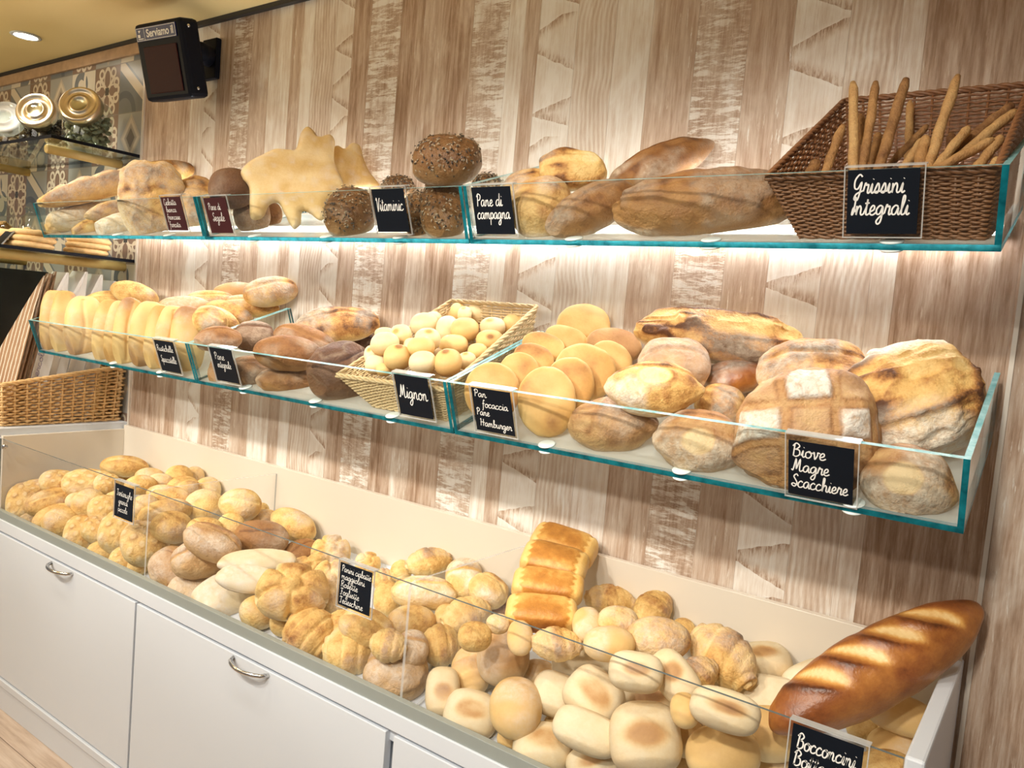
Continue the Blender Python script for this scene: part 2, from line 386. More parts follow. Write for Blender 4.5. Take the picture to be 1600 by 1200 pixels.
# ------------------------------------------------------------------ mesh helpers
class MB:
    """collects boxes, tubes and loose faces; build() links them as ONE mesh object"""
    def __init__(s): s.v = []; s.f = []; s.mi = []; s.sm = []
    def add(s, vs, fs, mi=0, smooth=False):
        o = len(s.v); s.v += [tuple(v) for v in vs]
        for f in fs: s.f.append(tuple(i + o for i in f)); s.mi.append(mi); s.sm.append(smooth)
    def hexa(s, p, mi=0, mis=None):
        """8 corners: 0-3 bottom loop, 4-7 top loop; faces bottom, top, then four sides"""
        fs = [(3, 2, 1, 0), (4, 5, 6, 7), (0, 1, 5, 4), (1, 2, 6, 5), (2, 3, 7, 6), (3, 0, 4, 7)]
        o = len(s.v); s.v += [tuple(v) for v in p]
        for k, f in enumerate(fs):
            s.f.append(tuple(i + o for i in f)); s.mi.append(mis[k] if mis else mi); s.sm.append(False)
    def box(s, a, b, mi=0, mis=None):
        (x0, y0, z0), (x1, y1, z1) = a, b
        s.hexa([(x0, y0, z0), (x1, y0, z0), (x1, y1, z0), (x0, y1, z0), (x0, y0, z1), (x1, y0, z1), (x1, y1, z1), (x0, y1, z1)], mi, mis)
    def tube(s, pts, r, n=8, mi=0, caps=True, closed=False):
        pts = [Vector(p) for p in pts]; k = len(pts)
        rs = r if isinstance(r, (list, tuple)) else [r] * k
        up = Vector((0, 0, 1)); vs = []; prev = None
        for i, p in enumerate(pts):
            if closed: d = pts[(i + 1) % k] - pts[i - 1]
            else: d = pts[min(i + 1, k - 1)] - pts[max(i - 1, 0)]
            d.normalize()
            if prev is None:
                a = up if abs(d.z) < 0.9 else Vector((1, 0, 0))
                prev = a - d * a.dot(d)
            u = prev - d * prev.dot(d)
            if u.length < 1e-6: u = d.orthogonal()
            u.normalize(); prev = u; w_ = d.cross(u)
            for j in range(n):
                t_ = 2 * PI * j / n
                vs.append(p + (u * math.cos(t_) + w_ * math.sin(t_)) * rs[i])
        fs = []
        for i in range(k if closed else k - 1):
            i2 = (i + 1) % k
            for j in range(n):
                j2 = (j + 1) % n
                fs.append((i * n + j, i * n + j2, i2 * n + j2, i2 * n + j))
        if caps and not closed:
            fs.append(tuple(range(n - 1, -1, -1))); fs.append(tuple((k - 1) * n + j for j in range(n)))
        s.add(vs, fs, mi, True)
    def lathe(s, prof, n=32, mi=0, mat=None, smooth=True):
        vs = []; k = len(prof)
        for r, z in prof:
            for j in range(n):
                a = 2 * PI * j / n; p = Vector((r * math.cos(a), r * math.sin(a), z))
                vs.append(mat @ p if mat else p)
        fs = [(i * n + j, i * n + (j + 1) % n, (i + 1) * n + (j + 1) % n, (i + 1) * n + j) for i in range(k - 1) for j in range(n)]
        if prof[0][0] > 1e-6: fs.append(tuple(range(n - 1, -1, -1)))
        if prof[-1][0] > 1e-6: fs.append(tuple((k - 1) * n + j for j in range(n)))
        s.add(vs, fs, mi, smooth)
    def build(s, name, mats, parent=None, bevel=0.0):
        me = bpy.data.meshes.new(name); me.from_pydata(s.v, [], s.f); me.update()
        for mt in (mats if isinstance(mats, (list, tuple)) else [mats]): me.materials.append(mt)
        me.polygons.foreach_set('material_index', s.mi); me.polygons.foreach_set('use_smooth', s.sm)
        o = bpy.data.objects.new(name, me); COL.objects.link(o)
        if parent is not None: o.parent = parent
        if bevel:
            b = o.modifiers.new('bevel', 'BEVEL'); b.width = bevel; b.segments = 2; b.limit_method = 'ANGLE'
        return o
def tag(o, label=None, cat=None, group=None, kind=None):
    if label: o['label'] = label
    if cat: o['category'] = cat
    if group: o['group'] = group
    if kind: o['kind'] = kind
    return o
def thing(name, label, cat, loc=(0, 0, 0), group=None, rot=None):
    o = bpy.data.objects.new(name, None); COL.objects.link(o); o.empty_display_size = 0.05
    mm = (rot.to_4x4() if rot else Matrix.Identity(4)); mm.translation = Vector(loc); o.matrix_world = mm
    return tag(o, label, cat, group)
def box_obj(name, a, b, mt, parent=None, bevel=0.0):
    mb = MB(); mb.box(a, b); return mb.build(name, mt, parent, bevel)
def struct(o): o['kind'] = 'structure'; return o
def rel(mb, loc):
    L = Vector(loc); mb.v = [tuple(Vector(v) - L) for v in mb.v]; return mb
def part(mb, name, mats, t, bevel=0.0):
    """world-space mesh collected in mb becomes a child of thing t"""
    inv = t.matrix_basis.inverted()
    mb.v = [tuple(inv @ Vector(v)) for v in mb.v]
    return mb.build(name, mats, t, bevel)

# ------------------------------------------------------------------ room shell
FLZ, CEZ = 0.0, 2.493
fl = struct(box_obj('floor', (-3.2, -5.0, -0.06), (5.2, 0.0, 0.0), M['floor']))
ce = struct(box_obj('ceiling', (-3.2, -5.0, CEZ), (5.2, 0.0, CEZ + 0.08), M['ceil']))

# plank-faced display wall: (right edge, pattern, tone)
PLANKS = [(.05, 0, .05), (.16, 0, .0), (.23, 5, .05), (.31, 0, .02), (.395, 1, -.05), (.47, 3, 0), (.56, 0, .12), (.66, 2, -.02), (.76, 5, .05), (.87, 1, 0),
 (.925, 5, .05), (.977, 1, .12), (1.083, 4, -.06), (1.16, 3, -.06), (1.235, 0, -.02), (1.36, 2, .04), (1.415, 0, -.1), (1.45, 0, .02), (1.52, 5, .12), (1.632, 0, -.02),
 (1.753, 2, .12), (1.805, 1, .10), (1.852, 0, .14), (1.965, 3, .06), (2.075, 4, .08), (2.17, 1, .12), (2.285, 5, .05), (2.403, 2, .02), (2.50, 5, .02),
 (2.61, 3, -.08), (2.705, 4, -.08), (2.75, 1, -.12), (2.95, 0, -.08), (2.955, 0, -.05)]
def plank_wall(name, planks, x0, z0=0.0, z1=CEZ):
    vs = []; fs = []; A = dict(s=[], ptype=[], tone=[], rnd=[])
    rr = random.Random(5)
    x = x0
    for x1, pt, tn in planks:
        k = len(vs); q = rr.random()
        for (px, s_) in ((x, 0.0), (x1, 1.0)):
            for pz in (z0, z1):
                for py in (0.0, 0.06):
                    vs.append((px, py, pz)); A['s'].append(s_); A['ptype'].append(float(pt)); A['tone'].append(tn); A['rnd'].append(q)
        # vertex order: x0(z0 y0, z0 y1, z1 y0, z1 y1), x1(...)
        fs += [(k, k + 4, k + 6, k + 2), (k + 1, k + 3, k + 7, k + 5)]
        if x1 == planks[0][0]: fs.append((k, k + 2, k + 3, k + 1))
        if x1 == planks[-1][0]: fs.append((k + 4, k + 5, k + 7, k + 6))
        fs += [(k + 2, k + 6, k + 7, k + 3), (k, k + 1, k + 5, k + 4)]
        x = x1
    me = bpy.data.meshes.new(name); me.from_pydata(vs, [], fs); me.update()
    for kx, v in A.items():
        a = me.attributes.new(kx, 'FLOAT', 'POINT'); a.data.foreach_set('value', v)
    me.materials.append(M['wood'])
    o = bpy.data.objects.new(name, me); COL.objects.link(o); return struct(o)
plank_wall('wall_back', PLANKS, 0.0)
plank_wall('wall_right', [(3.08, 5, -.10), (3.2, 0, -.05), (3.31, 2, -.1), (3.42, 5, -.05), (3.55, 1, -.1), (3.7, 0, 0)], 2.963)
struct(box_obj('wall_left', (-3.2, 0.0, 0.0), (-0.012, 0.06, CEZ), M['tile']))
struct(box_obj('trim_1', (-0.012, -0.006, 0.0), (0.0, 0.06, CEZ - 0.0), M['trim']))
struct(box_obj('trim_2', (2.955, -0.004, 0.0), (2.963, 0.06, CEZ), M['trim']))
struct(box_obj('trim_3', (-3.2, -0.012, 2.435), (-0.012, 0.0, 2.478), M['trimwood']))
struct(box_obj('trim_4', (-3.2, -0.018, 2.478), (3.7, 0.0, CEZ), M['gap']))

# recessed ceiling light
t = thing('ceiling_downlight', 'small round lit downlight recessed in the yellow ceiling at the far left', 'ceiling light', (-0.51, -0.227, CEZ))
mb = MB(); mb.lathe([(0.052, 0.0), (0.056, -0.004), (0.044, -0.007), (0.040, -0.003), (0.040, 0.0)], 32, mat=Matrix.Translation((-0.51, -0.227, CEZ))); part(mb, 'trim_ring', M['white'], t)
mb = MB(); mb.lathe([(0.0, -0.0045), (0.038, -0.004), (0.0385, -0.0015)], 24, mat=Matrix.Translation((-0.51, -0.227, CEZ))); part(mb, 'lit_lens', M['bulb'], t)

# ------------------------------------------------------------------ bread counter
t = thing('bread_counter', 'long white bread counter with slanted bread bins, along the plank wall', 'counter', (1.46, -0.24, 0))
X0, X1, XD = 0.0, 2.945, (0.958, 1.962)
mb = MB()
mb.box((X0, -0.452, 0.09), (X1, -0.015, 0.60)); part(mb, 'carcass', M['white'], t)
mb = MB(); mb.box((X0, -0.4835, 0.0), (X1, -0.40, 0.088)); mb.box((X0, -0.490, 0.088), (X1, -0.40, 0.112)); part(mb, 'plinth', M['white'], t, 0.002)
mb = MB(); mb.box((X0, -0.484, 0.632), (X1, -0.452, 0.672)); mb.box((X0, -0.470, 0.60), (X1, -0.452, 0.632)); part(mb, 'front_rail', M['white'], t, 0.0015)
mb = MB(); mb.box((X0, -0.4795, 0.672), (X1, -0.463, 0.700)); part(mb, 'glass_channel', M['alu'], t, 0.001)
# slanted bin floor
mb = MB(); y0, y1 = -0.4625, -0.024; z0 = 0.640; z1 = z0 + 0.31 * (y1 - y0)
mb.hexa([(X0 + .015, y0, z0 - .03), (X1 - .02, y0, z0 - .03), (X1 - .02, y1, z1 - .03), (X0 + .015, y1, z1 - .03), (X0 + .015, y0, z0), (X1 - .02, y0, z0), (X1 - .02, y1, z1), (X0 + .015, y1, z1)])
part(mb, 'bin_floor', M['white'], t)
mb = MB(); mb.box((X0, -0.024, 0.60), (X1, -0.006, 0.974)); part(mb, 'back_panel', M['cream'], t, 0.001)
mb = MB(); mb.box((X0 - .012, -0.462, 0.60), (X0 + .006, -0.024, 0.958)); part(mb, 'end_panel', M['cream'], t, 0.001)
mb = MB(); mb.box((2.922, -0.484, 0.60), (X1 + .003, -0.006, 0.962)); part(mb, 'end_panel', M['white'], t, 0.004)
def handle(cx, cz, y, par, tt):
    h = MB(); pts = [(cx - .072, y + .004, cz)] + [(cx - .072 + .144 * q / 12, y - .034 * math.sin(PI * q / 12) ** .55, cz) for q in range(1, 12)] + [(cx + .072, y + .004, cz)]
    h.tube(pts, 0.0052, 10)
    o = part(h, 'handle', M['steel'], tt); o.parent = par; o['label'] = 'bowed steel handle'
    return o
for (xa, xb, hx) in ((0.004, XD[0] - .004, 0.52), (XD[0] + .006, XD[1] - .008, 1.49), (XD[1] + .016, X1 - .02, 2.5)):
    mb = MB(); mb.box((xa, -0.4845, 0.118), (xb, -0.464, 0.624)); d = part(mb, 'door', M['white'], t, 0.0015)
    handle(hx, 0.614 - 0.0, -0.4845, d, t)
# clear guard along the front and the two dividers
t = thing('glass_guard', 'long clear guard pane standing along the front of the bread counter', 'glass guard', (1.46, -0.468, 0.672))
mb = MB(); mb.box((0.004, -0.4715, 0.673), (2.920, -0.4655, 0.951), mis=[1, 1, 0, 1, 0, 1]); part(mb, 'pane', [M['acrylic'], M['edge_g']], t)
mb = MB(); mb.lathe([(0.0, 0.008), (0.008, 0.007), (0.0095, 0.002), (0.0095, 0.0), (0.004, 0.0), (0.004, -0.008)], 16, mat=Matrix.Translation((0.045, -0.4716, 0.928)) @ Matrix.Rotation(PI / 2, 4, 'X')); part(mb, 'bolt', M['steel'], t)
for cx, lb in ((0.962, 'clear divider pane between the left and middle bread bins'), (1.972, 'clear divider pane between the middle and right bread bins')):
    mb = MB(); q = 0.0035
    prof = [(-0.4645, 0.6455), (-0.0245, 0.782), (-0.0245, 0.951), (-0.448, 0.951), (-0.4585, 0.9465), (-0.463, 0.936)]
    n = len(prof); vs = [(cx - q, y, z) for y, z in prof] + [(cx + q, y, z) for y, z in prof]
    mb.add(vs, [tuple(range(n))], 0); mb.f.append(tuple(range(2 * n - 1, n - 1, -1))); mb.mi.append(0); mb.sm.append(False)
    for i in range(n):
        j = (i + 1) % n; mb.f.append((i, i + n, j + n, j)); mb.mi.append(1); mb.sm.append(False)
    tag(mb.build('bin_divider', [M['acrylic'], M['acry_edge']]), lb, 'divider', 'dividers of the bread bins')

# ------------------------------------------------------------------ glass trays on the wall
TAN = 0.356
AX = (0.0, 0.996, 1.968, 2.948)
TRAYL = {('T', 0): 'left glass bread tray of the upper row, holding baguettes', ('T', 1): 'middle glass bread tray of the upper row, holding star breads and seeded loaves', ('T', 2): 'right glass bread tray of the upper row, holding brown loaves and a breadstick basket',
 ('M', 0): 'left glass bread tray of the lower row, holding standing sandwich rolls', ('M', 1): 'middle glass bread tray of the lower row, holding brown loaves and the mini roll basket', ('M', 2): 'right glass bread tray of the lower row, holding flat breads and country loaves'}
FN = Vector((0, -1, -TAN)).normalized()   # outward normal of the leaning front panes
FU = Vector((0, -0.356, 1.0)).normalized()  # up along the front panes
BN = Vector((0, -TAN, 1)).normalized()
BD = Vector((0, 1, TAN)).normalized()
for row, zb, studs in (('T', 1.6725, ((.5, .8), (.22, .52, .78), (.26, .55, .85))), ('M', 1.2586, ((.52, .8), (.22, .52, .8), (.24, .54, .84)))):
    for i in range(3):
        a, b = AX[i] + .0015, AX[i + 1] - .0015
        P0 = Vector((0, -.352, zb)); th = .010
        t = thing('glass_bread_tray', TRAYL[row, i], 'glass shelf', ((a + b) / 2, 0, zb + .12), 'glass bread trays on the plank wall')
        def q(x, d, u, n=0.0):   # point: d along the base depth, u up along the front pane
            p = P0 + BD * d + FU * u; return (x, p.y, p.z)
        dep = .352 / BD.y
        mb = MB(); mb.hexa([q(a, 0, 0), q(b, 0, 0), q(b, dep - .042, 0), q(a, dep - .042, 0), q(a, 0, th), q(b, 0, th), q(b, dep - .042, th), q(a, dep - .042, th)], mis=[0, 0, 1, 1, 1, 1])
        part(mb, 'base_pane', [M['frost'], M['edge']], t)
        hgt = .122; H = .009
        mb = MB(); mb.hexa([q(a + H, 0, th), q(b - H, 0, th), q(b - H, H, th), q(a + H, H, th), q(a + H, 0, hgt), q(b - H, 0, hgt), q(b - H, H, hgt), q(a + H, H, hgt)], mis=[1, 2, 0, 1, 0, 1])
        part(mb, 'front_pane', [M['glass'], M['edge'], M['edge_l']], t)
        for xa, xb in ((a, a + H), (b - H, b)):
            mb = MB(); mb.hexa([q(xa, 0, th), q(xb, 0, th), q(xb, dep - .004, th), q(xa, dep - .004, th), q(xa, 0, hgt), q(xb, 0, hgt), q(xb, dep - .004, hgt), q(xa, dep - .004, hgt)], mis=[1, 2, 1, 0, 1, 0])
            # a side pane is cut so that its rear edge meets the wall
            part(mb, 'side_pane', [M['glass'], M['edge'], M['edge_l'] if row == 'M' else M['edge_l']], t)
        for s in studs[i]:
            xx = a + (b - a) * s
            mb = MB(); c = P0 + BD * .012 + BN * .0; mt4 = Matrix.Translation((xx, c.y, c.z)) @ Vector((0, 0, 1)).rotation_difference(BN).to_matrix().to_4x4()
            mb.lathe([(0.0, -.0035), (.016, -.0035), (.018, -.002), (.018, -.0002)], 20, mat=mt4)
            mb.lathe([(.018, th + .0002), (.018, th + .002), (.016, th + .003), (0.0, th + .003)], 20, mat=mt4)
            part(mb, 'stud', M['stud'], t)
# LED strip on the wall under the upper trays
t = thing('led_strip_light', 'thin LED strip glowing on the wall beneath the upper glass trays', 'strip light', (1.47, -0.01, 1.752))
mb = MB(); mb.box((0.03, -0.012, 1.742), (2.93, 0.0, 1.764)); part(mb, 'housing', M['alu'], t)
mb = MB(); mb.box((0.04, -0.020, 1.744), (2.92, -0.0122, 1.762)); part(mb, 'diffuser', M['led'], t)

# ------------------------------------------------------------------ breads
def vhash(ix, iy, iz, seed):
    h = (ix * 374761393 + iy * 668265263 + iz * 1274126177 + seed * 974634541) & 0xffffffff
    h = ((h ^ (h >> 13)) * 1274126177) & 0xffffffff
    return ((h ^ (h >> 16)) & 0xffff) / 32767.5 - 1.0
def vnoise(p, f, seed):
    q = p * f + 91.7; i = np.floor(q).astype(np.int64); w_ = q - i; w_ = w_ * w_ * (3 - 2 * w_); out = 0
    for dx in (0, 1):
        for dy in (0, 1):
            for dz in (0, 1):
                out = out + vhash(i[:, 0] + dx, i[:, 1] + dy, i[:, 2] + dz, seed) * (w_[:, 0] if dx else 1 - w_[:, 0]) * (w_[:, 1] if dy else 1 - w_[:, 1]) * (w_[:, 2] if dz else 1 - w_[:, 2])
    return out
def sst(x, a, b):
    t_ = np.clip((x - a) / (b - a), 0, 1); return t_ * t_ * (3 - 2 * t_)
SPH = {}
def cubesphere(n):
    if n in SPH: return SPH[n]
    g = np.linspace(-1, 1, n + 1); idx = {}; vs = []; fs = []
    def vid(p):
        k = tuple(np.round(p, 6))
        if k not in idx: idx[k] = len(vs); vs.append(p)
        return idx[k]
    for ax in range(3):
        for sg in (-1, 1):
            ids = np.zeros((n + 1, n + 1), int)
            for i in range(n + 1):
                for j in range(n + 1):
                    p = np.zeros(3); p[ax] = sg; p[(ax + 1) % 3] = g[i]; p[(ax + 2) % 3] = g[j]; ids[i, j] = vid(p)
            for i in range(n):
                for j in range(n):
                    f = (ids[i, j], ids[i + 1, j], ids[i + 1, j + 1], ids[i, j + 1]); fs.append(f if sg > 0 else f[::-1])
    v = np.array(vs); v = np.tan(v * PI / 4 * .98) / np.tan(PI / 4 * .98); v /= np.linalg.norm(v, axis=1)[:, None]
    SPH[n] = (v, np.array(fs)); return SPH[n]
EXP = dict(br=(4.5, 3.2), pi=(2.8, 2.4), di=(2.1, 2.9), bu=(2.2, 2.2), up=(3.4, 2.6))
def bread(kind, r, seed, o):
    big = max(r) > .065
    n = 40 if max(r) > .09 else (30 if big else 20)
    d, fs = cubesphere(n)
    a, b = EXP.get(kind, (2.3, 2.3))
    rr = ((np.abs(d[:, 0]) ** a + np.abs(d[:, 1]) ** a) ** (b / a) + np.abs(d[:, 2]) ** b) ** (-1 / b)
    u = d * rr[:, None]
    x, y, z = u.T.copy()
    L, Wd, H = r
    ph = u * np.array([L, Wd, H])      # metres, so that noise has the same grain on every bread
    n1 = vnoise(ph, 16, seed); n2 = vnoise(ph, 38, seed + 1); n3 = vnoise(ph, 90, seed + 2)
    rdg = 1 - np.abs(vnoise(ph, 30, seed + 3)) * 2.2; rdg = np.clip(rdg, 0, 1)
    up_ = sst(z, -.2, .95)
    toast = .16 + .34 * up_ + .10 * n1; flour = np.zeros(len(x)); disp = .045 * n1 + .018 * n2
    sx = np.ones(len(x)); sy = np.ones(len(x)); sz = np.ones(len(x)); dz = np.zeros(len(x))
    rng = np.random.default_rng(seed)
    if kind == 'ob' and o.get('mat') == 'rye': pass
    if kind in ('ob', 'up'):
        sy *= 1 - .14 * x ** 2; sz *= 1 - .14 * x ** 2
        toast += .10 + .12 * sst(np.abs(x), .6, 1)
        flour = .38 * sst(n1 + .4 * n2, -.2, .5) * (1 - .6 * sst(np.abs(x), .6, 1))
        if o.get('seam') or seed % 3 == 0:
            g = np.exp(-((y + .1 * np.sin(x * 3 + seed)) / .12) ** 2) * (z > 0) * (np.abs(x) < .85); dz -= .10 * g; toast -= .18 * g
        if kind == 'up': toast = .34 + .40 * sst(x * (1 if seed % 2 else -1), .1, 1.0) + .20 * sst(n1, -.2, .6) + .10 * sst(np.abs(y), .5, 1); flour *= .5
    elif kind == 'tu':
        s_ = .52; gy = np.round(y / (s_ * .866)); gx = (x / s_ - .5 * (gy % 2)); ex = (gx - np.round(gx)) * s_; ey = y - gy * s_ * .866
        q = np.sqrt(ex ** 2 + ey ** 2) / (s_ * .5); top = sst(z, -.1, .35)
        dz += .028 * (1 - sst(q, .45, .85)) * top; dz -= .020 * np.exp(-((q - .95) / .15) ** 2) * top
        toast += top * (.10 * np.exp(-((q - .60) / .12) ** 2) - .05 * (q < .4)); flour = .25 * top * (1 - sst(q, .3, .6)) + .3 * sst(n1, 0, .5)
    elif kind == 'bu':
        toast += .04; toast -= .10 * sst(-z, .0, .7)
        flour = .4 * sst(n1 + .4 * n2, -.1, .5) if seed % 3 else flour
    elif kind == 'mi':
        toast = .08 + .42 * sst(-z + .3 * n1, -.1, .7) + .12 * n1
        px, py = rng.uniform(-.4, .4, 2); toast += .55 * np.exp(-(((x - px) ** 2 + (y - py) ** 2) / .10) ** 2) * (z > 0) * (seed % 3 == 0)
        toast += .10 * (seed % 4) / 3
        if o.get('mat') == 'tan': toast += .26
    elif kind == 'pi':
        toast = .05 + .10 * np.clip(n1, 0, 1) + .10 * sst(-z, .2, .9)
        if o.get('patch', 1) != 0:
            px, py = rng.uniform(-.12, .12, 2); q = np.sqrt(((x - px) / .62) ** 2 + ((y - py) / .42) ** 2) + .22 * n2 + .28 * n1
            k = (1 - sst(q, .40, 1.2)) * (z > 0); toast += k * (.55 + .30 * n2 + .18 * n1) + .06; dz -= .035 * k
        disp *= .6; flour = .15 * sst(n1, 0, .5)
        dz += .04 * np.exp(-((np.abs(y) - .72) / .1) ** 2) * (z > 0)
    elif kind == 'sp':
        xs = x + .22 * y
        g = np.exp(-((np.abs(xs + .06 * n1) - .30) / .06) ** 2) + .45 * np.exp(-((np.abs(xs + .05 * n1) - .66) / .05) ** 2)
        fat = 1 + .08 * np.exp(-(x / .28) ** 2) - .16 * sst(np.abs(x), .45, 1); fat -= .10 * g
        step = .05 * np.sign(xs) * 0; sy *= fat + step; sz *= fat
        q = np.sqrt(y ** 2 + z ** 2); th = np.arctan2(z, y); sp = np.cos(q * 17 - th)
        endm = sst(np.abs(x), .72, .95); disp += .05 * sp * endm; toast += .16 * sp * endm - .12 * g
        toast += .26 * np.exp(-(x / .22) ** 2) * up_ * (.6 + .8 * n1) + .06; flour = .25 * sst(n1, .0, .4)
    elif kind == 'ro':
        th = np.arctan2(y, x) + seed; R_ = np.sqrt(x ** 2 + y ** 2); c5 = np.abs(np.sin(2.5 * th)); top = (z > -.2)
        g = np.exp(-((1 - c5) / .13) ** 2) * 0 + np.exp(-(c5 / .28) ** 2); g = g * sst(R_, .22, .42) * top
        ring = np.exp(-((R_ - .30) / .09) ** 2) * (z > 0); kn = np.exp(-(R_ / .2) ** 2) * (z > 0)
        dz += -.15 * g - .12 * ring + .14 * kn; lob = 1 + .07 * (1 - g) - .10 * g; sx *= lob; sy *= lob
        toast += .03 + .14 * np.exp(-((R_ - .62) / .18) ** 2) * (1 - g) + .28 * kn * (seed % 2) - .10 * g
        flour = .45 * sst(n1, -.2, .4)
    elif kind == 'cr':
        disp += .045 * rdg * up_ + .02 * n3; g = np.exp(-((y - .25 + .25 * n1) / .10) ** 2) * (z > 0)
        dz += -.12 * g; toast += .05 + .32 * np.exp(-((y - .42 + .25 * n1) / .12) ** 2) * (z > 0) - .15 * g
        flour = .75 * sst(n1 + .3 * n2, -.35, .35) * (1 - np.clip(g * 1.5, 0, 1)) * up_
    elif kind in ('ry', 'dk'):
        g = np.exp(-((y + .22 * np.sin(x * 2.3 + seed) + .12 * n1) / .05) ** 2) * (z > .1) * (np.abs(x) < .8)
        dz -= .10 * g; disp += .02 * rdg * up_; toast += .25 * g + .12 * up_
        if kind == 'dk':
            disp += .04 * rdg * up_; flour = .9 * (1 - sst(z + .3 * n1, -.5, .0)) + .35 * sst(rdg, .55, .9) * up_
            toast += .1 * sst(rdg, .5, .9)
        else: flour = .55 * sst(n1, -.3, .3)
    elif kind == 'ci':
        disp += .03 * n2; sy *= 1 - .10 * x ** 2 + .05 * n1; toast = .10 + .18 * sst(n1, -.1, .5) + .12 * sst(np.abs(x), .7, 1)
        flour = .75 * sst(n1 + .5 * n2, -.4, .3); dz += .05 * np.sin(y * 5 + seed) * (z > 0)
    elif kind == 'di':
        toast = .62 + .24 * n1 + .12 * n2 * (z > 0) - .24 * (1 - sst(np.abs(z), .25, .7)); disp *= .5
        disp += .012 * n3
    elif kind == 'br':
        sc = .72 + .05 * np.sin(y * 14 + seed) + .04 * n2
        band = (1 - sst(np.abs(x), sc - .02, sc + .03)); hz = sst(z + .06 * np.sin(x * 16 + seed) + .08 * n2, -.55, -.45)
        crest = np.exp(-((z - .82 + .10 * n1) / .10) ** 2)
        front = sst(-y, -.9, .3)
        toast = .12 + (.52 + .26 * sst(-z, -.5, .5)) * band * hz - .22 * crest * band + .10 * n1 + .10 * n3 * band
        disp = .02 * n1 + .012 * n2; k = np.exp(-((np.abs(x) - .74) / .05) ** 2); sy *= 1 - .06 * k; sz *= 1 - .06 * k
        dz -= .03 * band * crest
    elif kind == 'bg':
        tp = 1 - (.30 if o.get('mat') == 'baguette' else .5) * np.abs(x) ** 3.6; sy *= tp; sz *= tp; ns = o.get('slash', 4); toast = .46 + .14 * n1 + .10 * up_ - .2 * sst(-z, .2, .8)
        if o.get('mat') == 'golden2': toast = .34 + .16 * n1 + .14 * up_; flour = .35 * sst(n1, -.2, .4)
        if o.get('mat') == 'golden2': toast = .42 + .22 * n1 + .14 * up_ + .16 * np.sin(y * 7 + 3 * n1); flour = .35 * sst(n1, -.2, .4)
        else: toast += .10 + .10 * rdg * up_
        for k in range(ns):
            c0 = -.70 + 1.40 * (k + .5) / ns; sl = .80 * Wd / L; yy = y - .12
            xx = x - c0 + sl * yy; m_ = np.exp(-((np.abs(yy) / .60) ** 4)) * (z > .05); w0 = .36 * Wd / L * (1 - .5 * np.clip(np.abs(yy) / .6, 0, 1) ** 2)
            g = np.exp(-((xx - w0 * .3) / w0) ** 2) * m_; lip = np.exp(-((xx + w0 * 1.25) / (w0 * .5)) ** 2) * m_; pale = np.exp(-((xx - w0 * .8) / (w0 * .6)) ** 2) * m_
            dz += -.13 * g + .10 * lip; toast += -.22 * g - .75 * pale + .34 * lip
    elif kind in ('lo', 'bi', 'rd', 'ch'):
        disp += .045 * n1 + .025 * n2 + .030 * rdg * up_ + .012 * n3
        toast = .30 + .24 * up_ + .20 * n1 + .16 * sst(np.abs(n2), .35, .9) + .16 * rdg * up_
        flour = .55 * sst(n1 + .4 * n2, -.35, .35) * (1 - .4 * up_) + .5 * sst(-z, .0, .6)
        if kind == 'lo' and L > 1.5 * Wd: sy *= 1 - .25 * x ** 4; sz *= 1 - .3 * x ** 2
        if kind == 'lo':
            g = np.exp(-((y - .1 + .2 * n1) / .06) ** 2) * (z > .2); dz += -.06 * g; toast += .22 * np.exp(-((y - .22 + .2 * n1) / .08) ** 2) * (z > .2)
        if kind == 'bi':
            tp = 1 - .50 * np.abs(x) ** 2.6; sy *= tp; sz *= tp; pch = o.get('patch')
            crease = np.exp(-((y - .45 + .15 * n1) / .07) ** 2) * (z > 0); dz -= .08 * crease; toast += .25 * np.exp(-((y - .56 + .15 * n1) / .07) ** 2) * (z > 0)
            flour = .6 * sst(n1 + .4 * n2, -.3, .4)
            if pch:
                pv = np.array(pch, float); pv /= np.linalg.norm(pv)
                e1 = np.cross((0, 0, 1.), pv) if abs(pv[2]) < .9 else np.array((1., 0, 0)); e1 /= np.linalg.norm(e1); e2 = np.cross(pv, e1)
                q = np.sqrt(((u @ e1) / .36) ** 2 + ((u @ e2) / .42) ** 2) + .12 * n2; k = (1 - sst(q, .82, 1.05)) * ((u @ pv) > 0)
                toast = toast * (1 - k) + (-.05) * k; flour *= 1 - k; disp -= .05 * k
        if kind == 'rd':
            wp = ph + np.c_[n1, n1, n1] * .012
            tear = 1 - np.abs(vnoise(wp * np.array([.28, 1.0, .6]), 26, seed + 9)) * 1.9; tear = np.clip(tear, 0, 1)
            tear2 = 1 - np.abs(vnoise(wp * np.array([.22, 1.0, .7]), 75, seed + 12)) * 1.9; tear2 = np.clip(tear2, 0, 1)
            crown = sst(z + .25 * n1, .0, .55); rg = tear ** 2 * crown
            disp += .095 * rg + .045 * tear2 ** 2 * crown
            if o.get('spikes'):
                for k in range(9):
                    sx_ = -.85 + 1.7 * (k + rng.uniform(.2, .8)) / 9; sy_ = rng.uniform(-.45, .3)
                    dz += rng.uniform(.10, .28) * np.exp(-(((x - sx_) / .045) ** 2 + ((y - sy_) / .16) ** 2)) * (z > .0)
            toast = .34 + .12 * n1 + .62 * rg * (.35 + .9 * tear2) + .22 * tear2 ** 2 * crown - .10 * (1 - tear) * crown
            flour = .8 * sst(-z + .3 * n1, -.35, .2); flour = np.maximum(flour, .3 * sst(n1, .1, .5))
            if o.get('flourside'): flour = np.maximum(flour, .8 * sst(np.abs(y) + .3 * n1, .55, .8))
